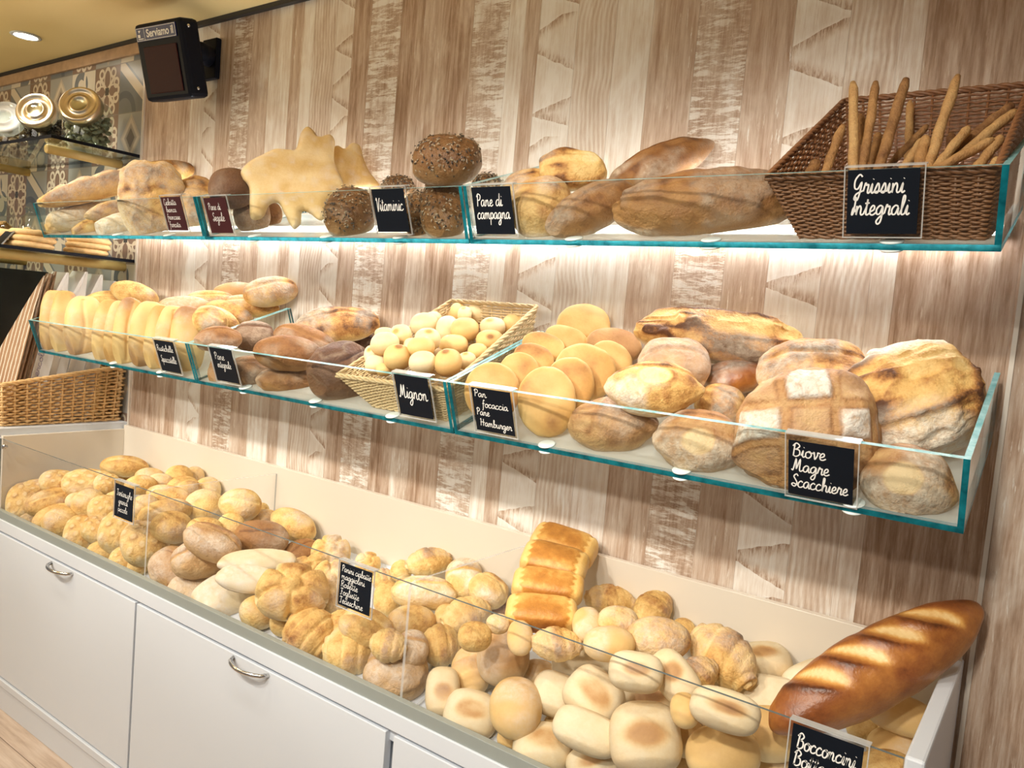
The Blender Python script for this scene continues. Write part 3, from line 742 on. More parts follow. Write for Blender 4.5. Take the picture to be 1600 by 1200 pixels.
        if kind == 'ch':
            gx = np.minimum(np.abs(x - .36 + .06 * n1), np.abs(x + .30 + .06 * n1)); gy = np.minimum(np.abs(y - .32 + .07 * n1), np.minimum(np.abs(y + .28 + .07 * n1), np.abs(y + .80)))
            gx = np.minimum(gx, np.abs(x - .9)); q = np.minimum(gx, gy); top = sst(z, .05, .35)
            plate = sst(q, .05, .11) * top; cell = (np.floor((x + .3) / .66) + np.floor((y + .28) / .6)) % 2
            dz += .07 * plate * (.4 + .6 * cell); toast = .46 + .20 * n1 + .10 * n2 + .22 * np.exp(-((q - .07) / .03) ** 2) * top
            flour = (1.1 * plate * cell + .10 * plate) * (.8 + .3 * n2) + .30 * (1 - top) * sst(n1, -.3, .3)
    elif kind == 'se':
        disp += .02 * n2; toast += .12 * up_; flour = .8 * sst(-z + .15 * n1, .1, .35); g = np.exp(-((y - .2 + .15 * n1) / .06) ** 2) * (z > .2); dz -= .05 * g
    if kind not in ('di', 'up', 'pi', 'mi', 'br'):       # a baked underside is flatter than the crown
        lo = z < -.45; z = np.where(lo, -.45 + (z + .45) * .62, z)
    f_ = 1 + disp
    p = np.c_[x * sx * f_ * L, y * sy * f_ * Wd, (z * sz * f_ + dz) * H]
    return p, fs, np.clip(toast, 0, 1), np.clip(flour, 0, 1)
def mesh_from(name, p, fs, toast, flour, mt):
    me = bpy.data.meshes.new(name)
    me.vertices.add(len(p)); me.vertices.foreach_set('co', p.astype(np.float32).ravel())
    nl = fs.size; me.loops.add(nl); me.loops.foreach_set('vertex_index', fs.astype(np.int32).ravel())
    me.polygons.add(len(fs)); me.polygons.foreach_set('loop_start', np.arange(0, nl, 4, dtype=np.int32))
    me.polygons.foreach_set('loop_total', np.full(len(fs), 4, dtype=np.int32))
    me.update(calc_edges=True); me.validate()
    me.polygons.foreach_set('use_smooth', np.ones(len(fs), bool))
    for k, v in (('toast', toast), ('flour', flour)):
        a_ = me.attributes.new(k, 'FLOAT', 'POINT'); a_.data.foreach_set('value', v.astype(np.float32))
    me.materials.append(mt); return me
KNAME = dict(ob=('oblong_roll', 'bread roll', 'golden'), tu=('patterned_roll', 'bread roll', 'golden'), bu=('round_roll', 'bread roll', 'golden'), pi=('milk_roll', 'bread roll', 'pale'), sp=('coiled_roll', 'bread roll', 'golden'),
 ro=('rosette_roll', 'bread roll', 'golden'), cr=('crusty_roll', 'bread roll', 'golden'), ry=('rye_roll', 'bread roll', 'rye'), ci=('ciabatta', 'bread roll', 'pale'), di=('flat_bread', 'flatbread', 'tan'), br=('pan_loaf', 'loaf', 'brioche'),
 bg=('baguette', 'baguette', 'baguette'), lo=('country_loaf', 'loaf', 'golden'), bi=('country_loaf', 'loaf', 'golden'), ch=('country_loaf', 'loaf', 'golden'), rd=('country_loaf', 'loaf', 'golden'), se=('seeded_loaf', 'loaf', 'seed'), dk=('rye_loaf', 'loaf', 'dark'),
 mi=('mini_roll', 'bread roll', 'mig'), up=('sandwich_roll', 'bread roll', 'tan'))
BAKE = dict(B1=-.04, B2=-.02, M1=.07, M2=.08, M3=.11, T1=.12, T3=.08, MG=.06, B3=.02)
def resting_planes(bn):
    """surfaces a bread of this bin or tray can lie against: (point, normal into the free side)"""
    if bn == 'W': return [((0, -.0008, 0), (0, -1, 0))]
    if bn[0] == 'B':
        i = int(bn[1]) - 1; cx = (0.006, .962, 1.972, 2.922); n = np.array((0, -.31, 1.0)); n /= np.linalg.norm(n)
        return [((0, -.4625, .6405), n), ((0, -.0245, 0), (0, -1, 0)), ((cx[i] + .004, 0, 0), (1, 0, 0)), ((cx[i + 1] - .004, 0, 0), (-1, 0, 0)), ((0, -.465, 0), (0, 1, 0))]
    zb = 1.6725 if bn[0] == 'T' else 1.2586; i = 1 if bn == 'MG' else int(bn[1]) - 1; P0 = Vector((0, -.352, zb))
    return [(tuple(P0 + BN * .0104), tuple(BN)), ((0, -.0008, 0), (0, -1, 0)), ((AX[i] + .0112, 0, 0), (1, 0, 0)), ((AX[i + 1] - .0112, 0, 0), (-1, 0, 0)), (tuple(P0 - FN * .0094), tuple(-FN))]
def place_bread(idx, bn, kind, c, ex, ey, r, group, label, o):
    nm, cat, mt = KNAME[kind]
    mt = o.get('mat', mt)
    p, fs, to, fl = bread(kind, r, 11 + idx * 7, o)
    to = np.clip(to + o.get('bake', BAKE.get(bn, 0)), 0, 1)      # how long this batch was baked
    ex = Vector(ex).normalized(); ey = Vector(ey); ey = (ey - ex * ey.dot(ex)).normalized(); ez = ex.cross(ey)
    A = np.array((ex, ey, ez)); Wp = p @ A + np.array(c)
    for p0, n_ in resting_planes(bn):      # soft dough is flattened where it lies on glass, board or wall
        n_ = np.array(n_, float); g = (Wp - np.array(p0)) @ n_; Wp += n_ * np.clip(-g, 0, None)[:, None]
    p = (Wp - np.array(c)) @ A.T
    me = mesh_from(nm, p, fs, to, fl, M[mt])
    ob = bpy.data.objects.new(nm, me); COL.objects.link(ob)
    mm = Matrix((ex, ey, ez)).transposed().to_4x4(); mm.translation = Vector(c); ob.matrix_world = mm
    tag(ob, label, cat, group)
    if kind == 'se':    # seeds stuck on the crown
        rng = np.random.default_rng(idx); mb = MB(); q = np.array(r); k = 0
        cand = np.where(p[:, 2] > .05 * r[2])[0]
        for j in range(520):
            v0 = p[rng.choice(cand)] + rng.normal(0, .0025, 3); nn = v0 / (q ** 2); nn /= np.linalg.norm(nn)
            if rng.random() > sst(v0[2] / r[2], .0, .6) + .15: continue
            e1 = np.cross(nn, rng.normal(size=3)); e1 /= np.linalg.norm(e1); e2 = np.cross(nn, e1); a_, b_, c_ = .0042, .0022, .0014
            mb.add([v0 + e1 * a_, v0 + e2 * b_, v0 - e1 * a_, v0 - e2 * b_, v0 + nn * c_, v0 - nn * c_], [(0, 1, 4), (1, 2, 4), (2, 3, 4), (3, 0, 4), (1, 0, 5), (2, 1, 5), (3, 2, 5), (0, 3, 5)], 1 if rng.random() < .45 else 0)
        s_ = mb.build('seed_topping', [M['seeds'], M['seeds_dark']], ob); s_['kind'] = 'stuff'
    return ob
BREADS = [
 ('B1', 'ob', (0.1428,-0.1097,0.7906), (0.552,0.831,-0.062), (-0.671,0.487,0.559), (0.0829,0.0351,0.0298), 'rolls heaped in the left bin', 'flat golden roll almost hidden under the top roll in the back left corner', {}),
 ('B1', 'ob', (0.1803,-0.1107,0.8453), (0.549,0.834,-0.057), (-0.671,0.481,0.565), (0.0868,0.0431,0.0366), 'rolls heaped in the left bin', 'flat golden roll lying highest in the back left corner of the bin', {}),
 ('B1', 'ob', (0.2873,-0.0719,0.8231), (0.505,0.863,-0.002), (-0.712,0.418,0.564), (0.05,0.0329,0.0279), 'rolls heaped in the left bin', 'small tan roll at the back, right of the highest corner roll', {}),
 ('B1', 'bu', (0.56,-0.0626,0.869), (0.538,0.843,0.006), (-0.658,0.415,0.628), (0.034,0.0416,0.0289), 'rolls heaped in the left bin', 'pale roll at the back, right half of the touching pair by the backsplash', {}),
 ('B1', 'bu', (0.5749,-0.1338,0.8797), (0.526,0.85,0.003), (-0.663,0.408,0.628), (0.0456,0.0419,0.0356), 'rolls heaped in the left bin', 'pale roll at the back, left half of the touching pair by the backsplash', {}),
 ('B1', 'bu', (0.6548,-0.0719,0.8406), (0.553,0.833,0.004), (-0.654,0.431,0.622), (0.0452,0.049,0.0385), 'rolls heaped in the left bin', 'pale round roll seen through the first divider against the backsplash', {}),
 ('B1', 'bu', (0.5879,-0.2088,0.875), (0.515,0.857,-0.002), (-0.668,0.403,0.626), (0.0389,0.0285,0.0242), 'rolls heaped in the left bin', 'small pale roll at the back, in front of the small tan roll', {}),
 ('B1', 'ob', (0.6567,-0.1677,0.8558), (0.166,0.954,0.248), (-0.866,0.021,0.5), (0.0574,0.0472,0.0401), 'rolls heaped in the left bin', 'large pale roll at the back, in front of the touching pair', {}),
 ('B1', 'ob', (0.5979,-0.2817,0.8735), (0.504,0.864,-0.007), (-0.714,0.421,0.56), (0.0516,0.0348,0.0295), 'rolls heaped in the left bin', 'pale roll directly right of the top of the tortoise sign', {}),
 ('B1', 'tu', (0.0465,-0.3568,0.7624), (0.433,0.901,-0.027), (-0.697,0.354,0.623), (0.0584,0.037,0.0296), 'rolls heaped in the left bin', 'patterned roll at the far left, behind the leftmost big roll', {}),
 ('B1', 'tu', (0.1144,-0.3185,0.7971), (0.443,0.896,-0.02), (-0.693,0.357,0.626), (0.0608,0.0473,0.0379), 'rolls heaped in the left bin', 'patterned roll at the far left back, tucked behind the big dotted roll', {}),
 ('B1', 'tu', (0.2226,-0.2607,0.8032), (0.525,0.848,-0.071), (-0.642,0.45,0.621), (0.091,0.0569,0.0456), 'rolls heaped in the left bin', 'big flat roll covered in round dots at the back left', {}),
 ('B1', 'tu', (0.3173,-0.2476,0.8197), (0.478,0.878,-0.013), (-0.682,0.38,0.625), (0.0419,0.0399,0.032), 'rolls heaped in the left bin', 'patterned roll just left of the tortoise sign, behind the dotted one', {}),
 ('B1', 'tu', (0.0467,-0.4015,0.7206), (0.428,0.903,-0.035), (-0.701,0.356,0.618), (0.0587,0.0797,0.0469), 'rolls heaped in the left bin', 'browned patterned roll at the extreme left end of the bin', {}),
 ('B1', 'bu', (0.2645,-0.3208,0.757), (0.467,0.884,-0.025), (-0.688,0.381,0.617), (0.039,0.0309,0.0263), 'rolls heaped in the left bin', 'small golden roll wedged under the big dotted roll', {}),
 ('B1', 'ob', (0.704,-0.242,0.8502), (0.704,0.692,-0.16), (-0.529,0.661,0.532), (0.0731,0.0384,0.0327), 'rolls heaped in the left bin', 'long pale roll at the back of the first divider', {}),
 ('B1', 'ob', (0.3506,-0.3216,0.76), (-0.823,-0.442,0.356), (0.28,-0.862,-0.423), (0.0584,0.0566,0.0481), 'rolls heaped in the left bin', 'golden roll standing on end in the middle, left of the tortoise sign', {}),
 ('B1', 'bu', (0.8147,-0.1856,0.8295), (0.558,0.83,-0.002), (-0.654,0.442,0.614), (0.0607,0.0614,0.0516), 'rolls heaped in the left bin', 'broad pale roll seen through the first divider, below the back wall rolls', {}),
 ('B1', 'bu', (0.7077,-0.3273,0.8275), (0.517,0.856,-0.015), (-0.671,0.415,0.614), (0.0426,0.042,0.0357), 'rolls heaped in the left bin', 'golden round roll right of the tortoise sign, beside the divider edge', {}),
 ('B1', 'tu', (0.423,-0.2601,0.7821), (0.495,0.869,-0.018), (-0.678,0.399,0.617), (0.047,0.0371,0.0297), 'rolls heaped in the left bin', 'roll hidden behind the tortoise sign', {}),
 ('B1', 'tu', (0.4693,-0.3276,0.7722), (0.49,0.871,-0.023), (-0.681,0.4,0.614), (0.0551,0.0494,0.0395), 'rolls heaped in the left bin', 'patterned roll left of and below the tortoise sign', {}),
 ('B1', 'ob', (0.0751,-0.3951,0.6946), (-0.611,0.311,0.728), (-0.423,-0.906,0.031), (0.0745,0.0477,0.0405), 'rolls heaped in the left bin', 'upright pale roll, second from the left end of the front row', {}),
 ('B1', 'ob', (0.1748,-0.3654,0.7413), (0.117,0.973,0.199), (-0.856,-0.003,0.518), (0.0863,0.0512,0.0435), 'rolls heaped in the left bin', 'smooth golden oblong roll lying on top at the left of the bin', {}),
 ('B1', 'ob', (0.8046,-0.3178,0.827), (0.32,0.937,0.139), (-0.823,0.202,0.531), (0.081,0.0457,0.0388), 'rolls heaped in the left bin', 'pale oblong roll seen through the divider, upper of two touching ones', {}),
 ('B1', 'ob', (0.2503,-0.3899,0.707), (-0.001,0.964,0.265), (-0.867,-0.133,0.48), (0.0707,0.0446,0.0379), 'rolls heaped in the left bin', 'golden oblong roll under the smooth top one at the left front', {}),
 ('B1', 'ob', (0.3348,-0.4047,0.7065), (-0.818,-0.451,0.358), (0.295,-0.862,-0.413), (0.0618,0.0579,0.0492), 'rolls heaped in the left bin', 'pale oblong roll end facing out, third in the front row from the left', {}),
 ('B1', 'tu', (0.5262,-0.3806,0.7236), (-0.302,0.818,0.489), (-0.787,-0.504,0.357), (0.0466,0.0499,0.0372), 'rolls heaped in the left bin', 'folded roll in the front row, between the two dotted ones', {}),
 ('B1', 'tu', (0.4596,-0.3985,0.6996), (0.487,0.872,-0.038), (-0.685,0.409,0.603), (0.055,0.0669,0.044), 'rolls heaped in the left bin', 'dotted roll in the front row, left of the tortoise sign', {}),
 ('B1', 'ob', (0.7937,-0.2563,0.7371), (0.556,0.831,-0.017), (-0.695,0.476,0.539), (0.0509,0.0332,0.0282), 'rolls heaped in the left bin', 'tan roll underneath the smooth oblong one behind the divider', {}),
 ('B1', 'ob', (0.8919,-0.344,0.8075), (0.609,0.79,-0.066), (-0.645,0.542,0.539), (0.0631,0.0515,0.0438), 'rolls heaped in the left bin', 'smooth oblong roll lying on top just right of the divider edge', {}),
 ('B1', 'tu', (0.6295,-0.3642,0.7363), (0.511,0.859,-0.029), (-0.676,0.423,0.603), (0.0627,0.0771,0.0501), 'rolls heaped in the left bin', 'large dotted roll directly under the tortoise sign', {}),
 ('B1', 'bu', (0.6217,-0.4085,0.6745), (0.511,0.859,-0.04), (-0.679,0.432,0.594), (0.0482,0.0384,0.0326), 'rolls heaped in the left bin', 'small brown roll at the front, below the large dotted one', {}),
 ('B1', 'bu', (0.828,-0.4101,0.683), (0.539,0.841,-0.037), (-0.67,0.455,0.587), (0.0301,0.0288,0.0245), 'rolls heaped in the left bin', 'pale roll at the foot of the divider', {}),
 ('B1', 'tu', (0.7635,-0.4201,0.6862), (0.528,0.849,-0.039), (-0.674,0.445,0.59), (0.0418,0.0457,0.0335), 'rolls heaped in the left bin', 'pale dotted roll at the front, last before the divider foot', {}),
 ('B1', 'tu', (0.8255,-0.3895,0.7504), (0.292,0.942,0.164), (-0.804,0.149,0.576), (0.067,0.0766,0.0536), 'rolls heaped in the left bin', 'large patterned roll leaning on the first divider', {}),
 ('B2', 'bu', (0.9935,-0.1018,0.846), (0.599,0.801,0.009), (-0.636,0.469,0.613), (0.0262,0.0259,0.022), 'rolls heaped in the middle bin', 'tiny pale roll peeping out behind the flat round one near the backsplash', {}),
 ('B2', 'ob', (1.0382,-0.1283,0.8321), (0.395,0.905,0.156), (-0.81,0.263,0.524), (0.0488,0.0291,0.0247), 'rolls heaped in the middle bin', 'small golden roll in front of the backsplash, under the flat round one', {}),
 ('B2', 'ob', (1.0209,-0.1994,0.8834), (0.584,0.811,0.007), (-0.465,0.328,0.823), (0.0634,0.05,0.0425), 'rolls heaped in the middle bin', 'flat round golden roll at the back top of the middle bin', {}),
 ('B2', 'ob', (1.1432,-0.0913,0.829), (0.898,0.296,-0.324), (-0.136,0.889,0.437), (0.0801,0.0479,0.0407), 'rolls heaped in the middle bin', 'floured golden roll, rightmost beside the backsplash at the left of the bin', {}),
 ('B2', 'bu', (1.0669,-0.2626,0.834), (0.584,0.812,-0.003), (-0.645,0.466,0.605), (0.0402,0.0455,0.0342), 'rolls heaped in the middle bin', 'pale roll below the flat round golden one', {}),
 ('B2', 'bu', (1.0628,-0.3464,0.8389), (0.568,0.823,-0.009), (-0.653,0.457,0.604), (0.0501,0.0368,0.0313), 'rolls heaped in the middle bin', 'pale roll behind the crusty brown-edged roll', {}),
 ('B2', 'ry', (1.1729,-0.2313,0.8197), (0.71,0.697,-0.102), (-0.52,0.616,0.591), (0.0787,0.0533,0.0426), 'rolls heaped in the middle bin', 'brown floured roll with a split side, in the middle at the back', {}),
 ('B2', 'ry', (1.2504,-0.1429,0.7771), (0.412,0.89,0.195), (-0.792,0.244,0.56), (0.0566,0.0419,0.0335), 'rolls heaped in the middle bin', 'grey-brown roll left of the golden knotted one near the glass edge', {}),
 ('B2', 'ro', (1.3394,-0.1109,0.7926), (0.663,0.749,0.018), (-0.54,0.461,0.704), (0.0549,0.05,0.0375), 'rolls heaped in the middle bin', 'golden knotted roll at the back, left of the ciabatta sign', {}),
 ('B2', 'cr', (1.1538,-0.3809,0.8279), (0.878,0.397,-0.268), (-0.278,0.878,0.39), (0.084,0.0523,0.0419), 'rolls heaped in the middle bin', 'floury crusty roll with a brown split edge, near the divider', {'mat': 'floury'}),
 ('B2', 'ro', (1.4708,-0.0858,0.787), (0.691,0.723,0.027), (-0.53,0.481,0.698), (0.0346,0.0333,0.025), 'rolls heaped in the middle bin', 'knotted roll at the back, hidden behind the ciabatta sign', {}),
 ('B2', 'ro', (1.3467,-0.2039,0.7658), (0.392,0.879,0.271), (-0.755,0.139,0.641), (0.0558,0.0363,0.0272), 'rolls heaped in the middle bin', 'pale rosette roll behind the big flower shaped roll', {}),
 ('B2', 'ry', (1.0372,-0.4176,0.6777), (0.571,0.82,-0.034), (-0.659,0.482,0.577), (0.0462,0.0394,0.0315), 'rolls heaped in the middle bin', 'floury roll under the round brown one at the left front', {}),
 ('B2', 'ry', (1.0077,-0.4002,0.7169), (-0.866,-0.169,0.471), (-0.009,-0.936,-0.351), (0.0746,0.0646,0.0516), 'rolls heaped in the middle bin', 'round brown floured roll with a crack, first by the left divider', {'mat': 'floury'}),
 ('B2', 'cr', (1.0991,-0.3775,0.764), (0.393,0.915,0.096), (-0.833,0.31,0.457), (0.0793,0.0579,0.0463), 'rolls heaped in the middle bin', 'crusty brown roll with a white flour cap lying on top at the left front', {'mat': 'floury'}),
 ('B2', 'ci', (1.2861,-0.3269,0.8005), (0.571,0.82,0.033), (-0.674,0.446,0.589), (0.107,0.0371,0.0186), 'rolls heaped in the middle bin', 'long slim pale ciabatta lying across the middle', {}),
 ('B2', 'ci', (1.3327,-0.3803,0.7691), (0.692,0.716,-0.085), (-0.553,0.603,0.574), (0.0921,0.0417,0.0209), 'rolls heaped in the middle bin', 'long pale ciabatta, second below the slim one', {}),
 ('B2', 'ci', (1.1088,-0.403,0.6854), (0.686,0.717,-0.126), (-0.546,0.621,0.563), (0.0697,0.0484,0.0242), 'rolls heaped in the middle bin', 'brown floured ciabatta at the front left, under the crusty roll', {'mat': 'floury'}),
 ('B2', 'ci', (1.2295,-0.3781,0.6961), (0.359,0.918,0.17), (-0.809,0.215,0.548), (0.0935,0.0666,0.04), 'rolls heaped in the middle bin', 'broad pale ciabatta at the front, largest of the ciabattas', {}),
 ('B2', 'bu', (1.397,-0.3988,0.7035), (0.32,0.923,0.214), (-0.835,0.168,0.523), (0.0468,0.0472,0.0397), 'rolls heaped in the middle bin', 'small floury roll at the front, right of the broad ciabatta', {}),
 ('B2', 'bu', (1.4791,-0.3818,0.6986), (0.649,0.761,-0.01), (-0.626,0.541,0.561), (0.0362,0.0402,0.0308), 'rolls heaped in the middle bin', 'small tan roll at the front, under the flower shaped roll', {}),
 ('B2', 'ro', (1.4972,-0.247,0.7619), (0.67,0.743,0.011), (-0.546,0.482,0.686), (0.052,0.0759,0.039), 'rolls heaped in the middle bin', 'knotted rosette roll with a dark pinch left of the ciabatta sign', {}),
 ('B2', 'ro', (1.5006,-0.3795,0.7831), (0.645,0.764,-0.002), (-0.557,0.472,0.683), (0.0867,0.0702,0.0527), 'rolls heaped in the middle bin', 'big flower shaped rosette with a knob, lying on top', {}),
 ('B2', 'sp', (1.5718,-0.1231,0.774), (0.699,0.715,0.027), (-0.593,0.558,0.58), (0.0319,0.0307,0.0261), 'rolls heaped in the middle bin', 'roll half hidden right of the top of the ciabatta sign', {}),
 ('B2', 'sp', (1.6125,-0.0996,0.8056), (-0.572,0.574,0.585), (-0.719,-0.695,-0.022), (0.0329,0.029,0.0246), 'rolls heaped in the middle bin', 'small golden coil left of the coiled top roll, by the backsplash', {}),
 ('B2', 'sp', (1.6924,-0.0796,0.845), (0.585,0.794,0.166), (-0.715,0.409,0.567), (0.062,0.0384,0.0327), 'rolls heaped in the middle bin', 'coiled golden roll lying highest by the backsplash, left of second divider', {}),
 ('B2', 'cr', (1.8224,-0.083,0.8315), (0.736,0.675,0.045), (-0.616,0.64,0.46), (0.0485,0.0641,0.0388), 'rolls heaped in the middle bin', 'knobbly golden brown roll behind the second divider, by the backsplash', {}),
 ('B2', 'ry', (1.9298,-0.0749,0.7782), (0.77,0.635,0.06), (-0.551,0.614,0.566), (0.039,0.0337,0.027), 'rolls heaped in the middle bin', 'brown roll at the foot of the loaf tower, mostly hidden', {}),
 ('B2', 'cr', (1.9142,-0.1016,0.833), (0.958,-0.002,-0.287), (0.109,0.928,0.357), (0.0541,0.045,0.036), 'rolls heaped in the middle bin', 'square browned roll with a pale patch, left of the loaf tower', {}),
 ('B2', 'bu', (1.6547,-0.1912,0.7612), (0.704,0.709,0.025), (-0.592,0.568,0.572), (0.0356,0.0517,0.0303), 'rolls heaped in the middle bin', 'tan roll right of the ciabatta sign', {}),
 ('B2', 'cr', (1.783,-0.1948,0.8113), (0.774,0.633,-0.011), (-0.56,0.692,0.456), (0.0838,0.0439,0.0351), 'rolls heaped in the middle bin', 'long crusty boat shaped roll behind the second divider edge', {}),
 ('B2', 'bu', (1.8642,-0.1957,0.7739), (0.741,0.67,0.042), (-0.572,0.596,0.563), (0.0322,0.0342,0.0274), 'rolls heaped in the middle bin', 'pale roll behind the coiled one right of the second divider', {}),
 ('B2', 'sp', (1.9172,-0.1897,0.7919), (0.466,0.842,0.27), (-0.817,0.293,0.497), (0.0647,0.0438,0.0372), 'rolls heaped in the middle bin', 'pale coiled roll standing on end, right of the second divider', {}),
 ('B2', 'ob', (1.813,-0.2662,0.7634), (0.719,0.694,0.028), (-0.61,0.612,0.503), (0.0592,0.0425,0.0362), 'rolls heaped in the middle bin', 'wide tan roll crossed by the second divider edge', {}),
 ('B2', 'sp', (1.9185,-0.2792,0.7425), (0.741,0.671,0.037), (-0.576,0.605,0.55), (0.0481,0.0479,0.0407), 'rolls heaped in the middle bin', 'round pale coil seen through the second divider, near the front', {}),
 ('B2', 'ob', (1.7518,-0.3606,0.7592), (0.894,0.401,-0.198), (-0.276,0.843,0.461), (0.0692,0.0455,0.0386), 'rolls heaped in the middle bin', 'oblong golden roll under the ciabatta sign', {}),
 ('B2', 'cr', (1.9022,-0.361,0.7527), (0.721,0.693,0.024), (-0.632,0.642,0.435), (0.0368,0.0465,0.0295), 'rolls heaped in the middle bin', 'roll with a browned top behind the front square roll', {'mat': 'floury'}),
 ('B2', 'sp', (1.8875,-0.4253,0.7756), (0.891,0.407,-0.202), (-0.258,0.82,0.511), (0.0418,0.0351,0.0299), 'rolls heaped in the middle bin', 'golden coiled roll behind the front square roll, left of the glass edge', {}),
 ('B2', 'sp', (1.6373,-0.3351,0.7172), (-0.606,0.566,0.558), (-0.685,-0.729,-0.004), (0.0461,0.0386,0.0328), 'rolls heaped in the middle bin', 'coiled golden roll peeping out behind the browned coil at the front', {}),
 ('B2', 'sp', (1.5968,-0.3944,0.7026), (-0.889,0.029,0.457), (-0.192,-0.93,-0.315), (0.0676,0.0653,0.0555), 'rolls heaped in the middle bin', 'pale coiled roll at the front, left of the browned coil', {}),
 ('B2', 'sp', (1.7247,-0.3818,0.6971), (0.803,0.586,-0.107), (-0.45,0.714,0.536), (0.0632,0.0619,0.0526), 'rolls heaped in the middle bin', 'coiled roll with brown bands at the front, second from the divider', {}),
 ('B2', 'cr', (1.8874,-0.3905,0.6964), (0.842,0.534,-0.079), (-0.458,0.784,0.418), (0.072,0.0655,0.0524), 'rolls heaped in the middle bin', 'big floured square roll at the front, foot of the second divider', {'mat': 'floury'}),
 ('B3', 'br', (2.1131,-0.0843,0.9923), (0.963,0.238,-0.128), (-0.171,0.904,0.392), (0.0804,0.0466,0.0373), 'pan loaves leaning in a tower', 'golden pan loaf, topmost of the leaning tower of four', {}),
 ('B3', 'br', (2.1422,-0.1701,0.9743), (0.929,0.359,-0.091), (-0.28,0.841,0.462), (0.076,0.0451,0.0361), 'pan loaves leaning in a tower', 'golden pan loaf, second from the top of the tower of four', {}),
 ('B3', 'br', (2.1755,-0.2438,0.9463), (0.865,0.502,-0.011), (-0.441,0.769,0.462), (0.0779,0.0388,0.0311), 'pan loaves leaning in a tower', 'golden pan loaf, third from the top of the tower of four', {}),
 ('B3', 'br', (2.2046,-0.3055,0.9106), (0.84,0.542,0.011), (-0.488,0.747,0.452), (0.0756,0.0397,0.0318), 'pan loaves leaning in a tower', 'golden pan loaf, lowest of the leaning tower of four', {}),
 ('B3', 'sp', (2.2402,-0.0663,0.8887), (0.911,0.411,-0.029), (-0.319,0.75,0.58), (0.0593,0.0364,0.0309), 'rolls heaped in the right bin', 'golden coiled roll by the backsplash, first right of the loaf tower', {}),
 ('B3', 'sp', (2.3491,-0.0713,0.9015), (0.269,0.84,0.472), (-0.935,0.11,0.337), (0.05,0.0377,0.0321), 'rolls heaped in the right bin', 'pale coiled roll by the backsplash, second right of the loaf tower', {}),
 ('B3', 'bu', (2.3081,-0.2941,0.9134), (0.812,0.577,0.087), (-0.519,0.645,0.561), (0.0315,0.0375,0.0268), 'rolls heaped in the right bin', 'tan round roll touching the lowest loaf of the tower', {'mat': 'tan'}),
 ('B3', 'bu', (2.3691,-0.2822,0.9361), (0.825,0.556,0.097), (-0.506,0.653,0.563), (0.0399,0.0305,0.0259), 'rolls heaped in the right bin', 'pale round roll under the first coiled roll by the backsplash', {}),
 ('B3', 'bu', (2.4228,-0.0595,0.8655), (0.851,0.511,0.118), (-0.482,0.675,0.559), (0.0282,0.0358,0.024), 'rolls heaped in the right bin', 'small pale roll behind the large smooth oblong one', {}),
 ('B3', 'ob', (2.4587,-0.2783,0.9267), (0.894,0.446,0.037), (-0.401,0.763,0.507), (0.0607,0.0414,0.0352), 'rolls heaped in the right bin', 'large smooth pale oblong roll in the upper middle of the bin', {}),
 ('B3', 'bu', (2.3905,-0.3521,0.9156), (0.821,0.563,0.094), (-0.514,0.657,0.552), (0.0497,0.0342,0.0291), 'rolls heaped in the right bin', 'smooth tan roll in front of the pale pair right of the tower', {'mat': 'tan'}),
 ('B3', 'sp', (2.2753,-0.3525,0.8794), (0.849,0.528,0.019), (-0.447,0.7,0.556), (0.0506,0.0326,0.0277), 'rolls heaped in the right bin', 'golden coiled roll under the tower, crossed by the glass edge', {}),
 ('B3', 'bu', (2.1483,-0.3818,0.8912), (0.768,0.637,0.058), (-0.553,0.616,0.56), (0.0239,0.0208,0.0177), 'rolls heaped in the right bin', 'small pale roll behind the bun on top at the left of the bin', {}),
 ('B3', 'bu', (2.2069,-0.384,0.8805), (0.78,0.622,0.065), (-0.547,0.628,0.554), (0.0264,0.0383,0.0224), 'rolls heaped in the right bin', 'small tan roll beside the loaf tower foot, crossed by the glass edge', {'mat': 'tan'}),
 ('B3', 'bu', (2.1247,-0.4257,0.8688), (0.758,0.651,0.05), (-0.563,0.613,0.554), (0.0346,0.031,0.0263), 'rolls heaped in the right bin', 'cream roll behind the top bun at the left end', {}),
 ('B3', 'bu', (2.1688,-0.2373,0.7407), (0.885,0.463,-0.042), (-0.37,0.756,0.539), (0.0413,0.034,0.0289), 'rolls heaped in the right bin', 'tan roll deep behind the left top bun', {'mat': 'tan'}),
 ('B3', 'pi', (2.251,-0.191,0.7786), (0.873,0.487,0.021), (-0.318,0.536,0.782), (0.0686,0.041,0.0328), 'rolls heaped in the right bin', 'smooth pale oblong roll in the middle, under the glass edge', {'patch': 0}),
 ('B3', 'pi', (2.6084,-0.0794,0.8654), (0.833,0.544,0.105), (-0.547,0.778,0.309), (0.0538,0.0441,0.0353), 'rolls heaped in the right bin', 'pale roll with a tan dimple by the backsplash, nearest left of the big baguette', {}),
 ('B3', 'pi', (2.6972,-0.0912,0.8691), (0.705,0.524,0.478), (-0.688,0.341,0.64), (0.0513,0.0296,0.0237), 'rolls heaped in the right bin', 'pale roll half hidden behind the big baguette', {'patch': 0}),
 ('B3', 'pi', (2.6488,-0.1683,0.841), (0.948,0.311,0.074), (-0.249,0.573,0.781), (0.0624,0.0381,0.0305), 'rolls heaped in the right bin', 'smooth pale roll left of the lower end of the big baguette', {'patch': 0}),
 ('B3', 'sp', (2.5611,-0.2007,0.8998), (0.878,-0.294,-0.378), (0.445,0.792,0.418), (0.0736,0.0513,0.0436), 'rolls heaped in the right bin', 'big golden coiled roll with a split, high at the right of the pile', {}),
 ('B3', 'sp', (2.5439,-0.2869,0.8833), (0.448,0.801,0.398), (-0.874,0.298,0.383), (0.0453,0.0315,0.0268), 'rolls heaped in the right bin', 'small golden coiled roll under the big split coiled one', {}),
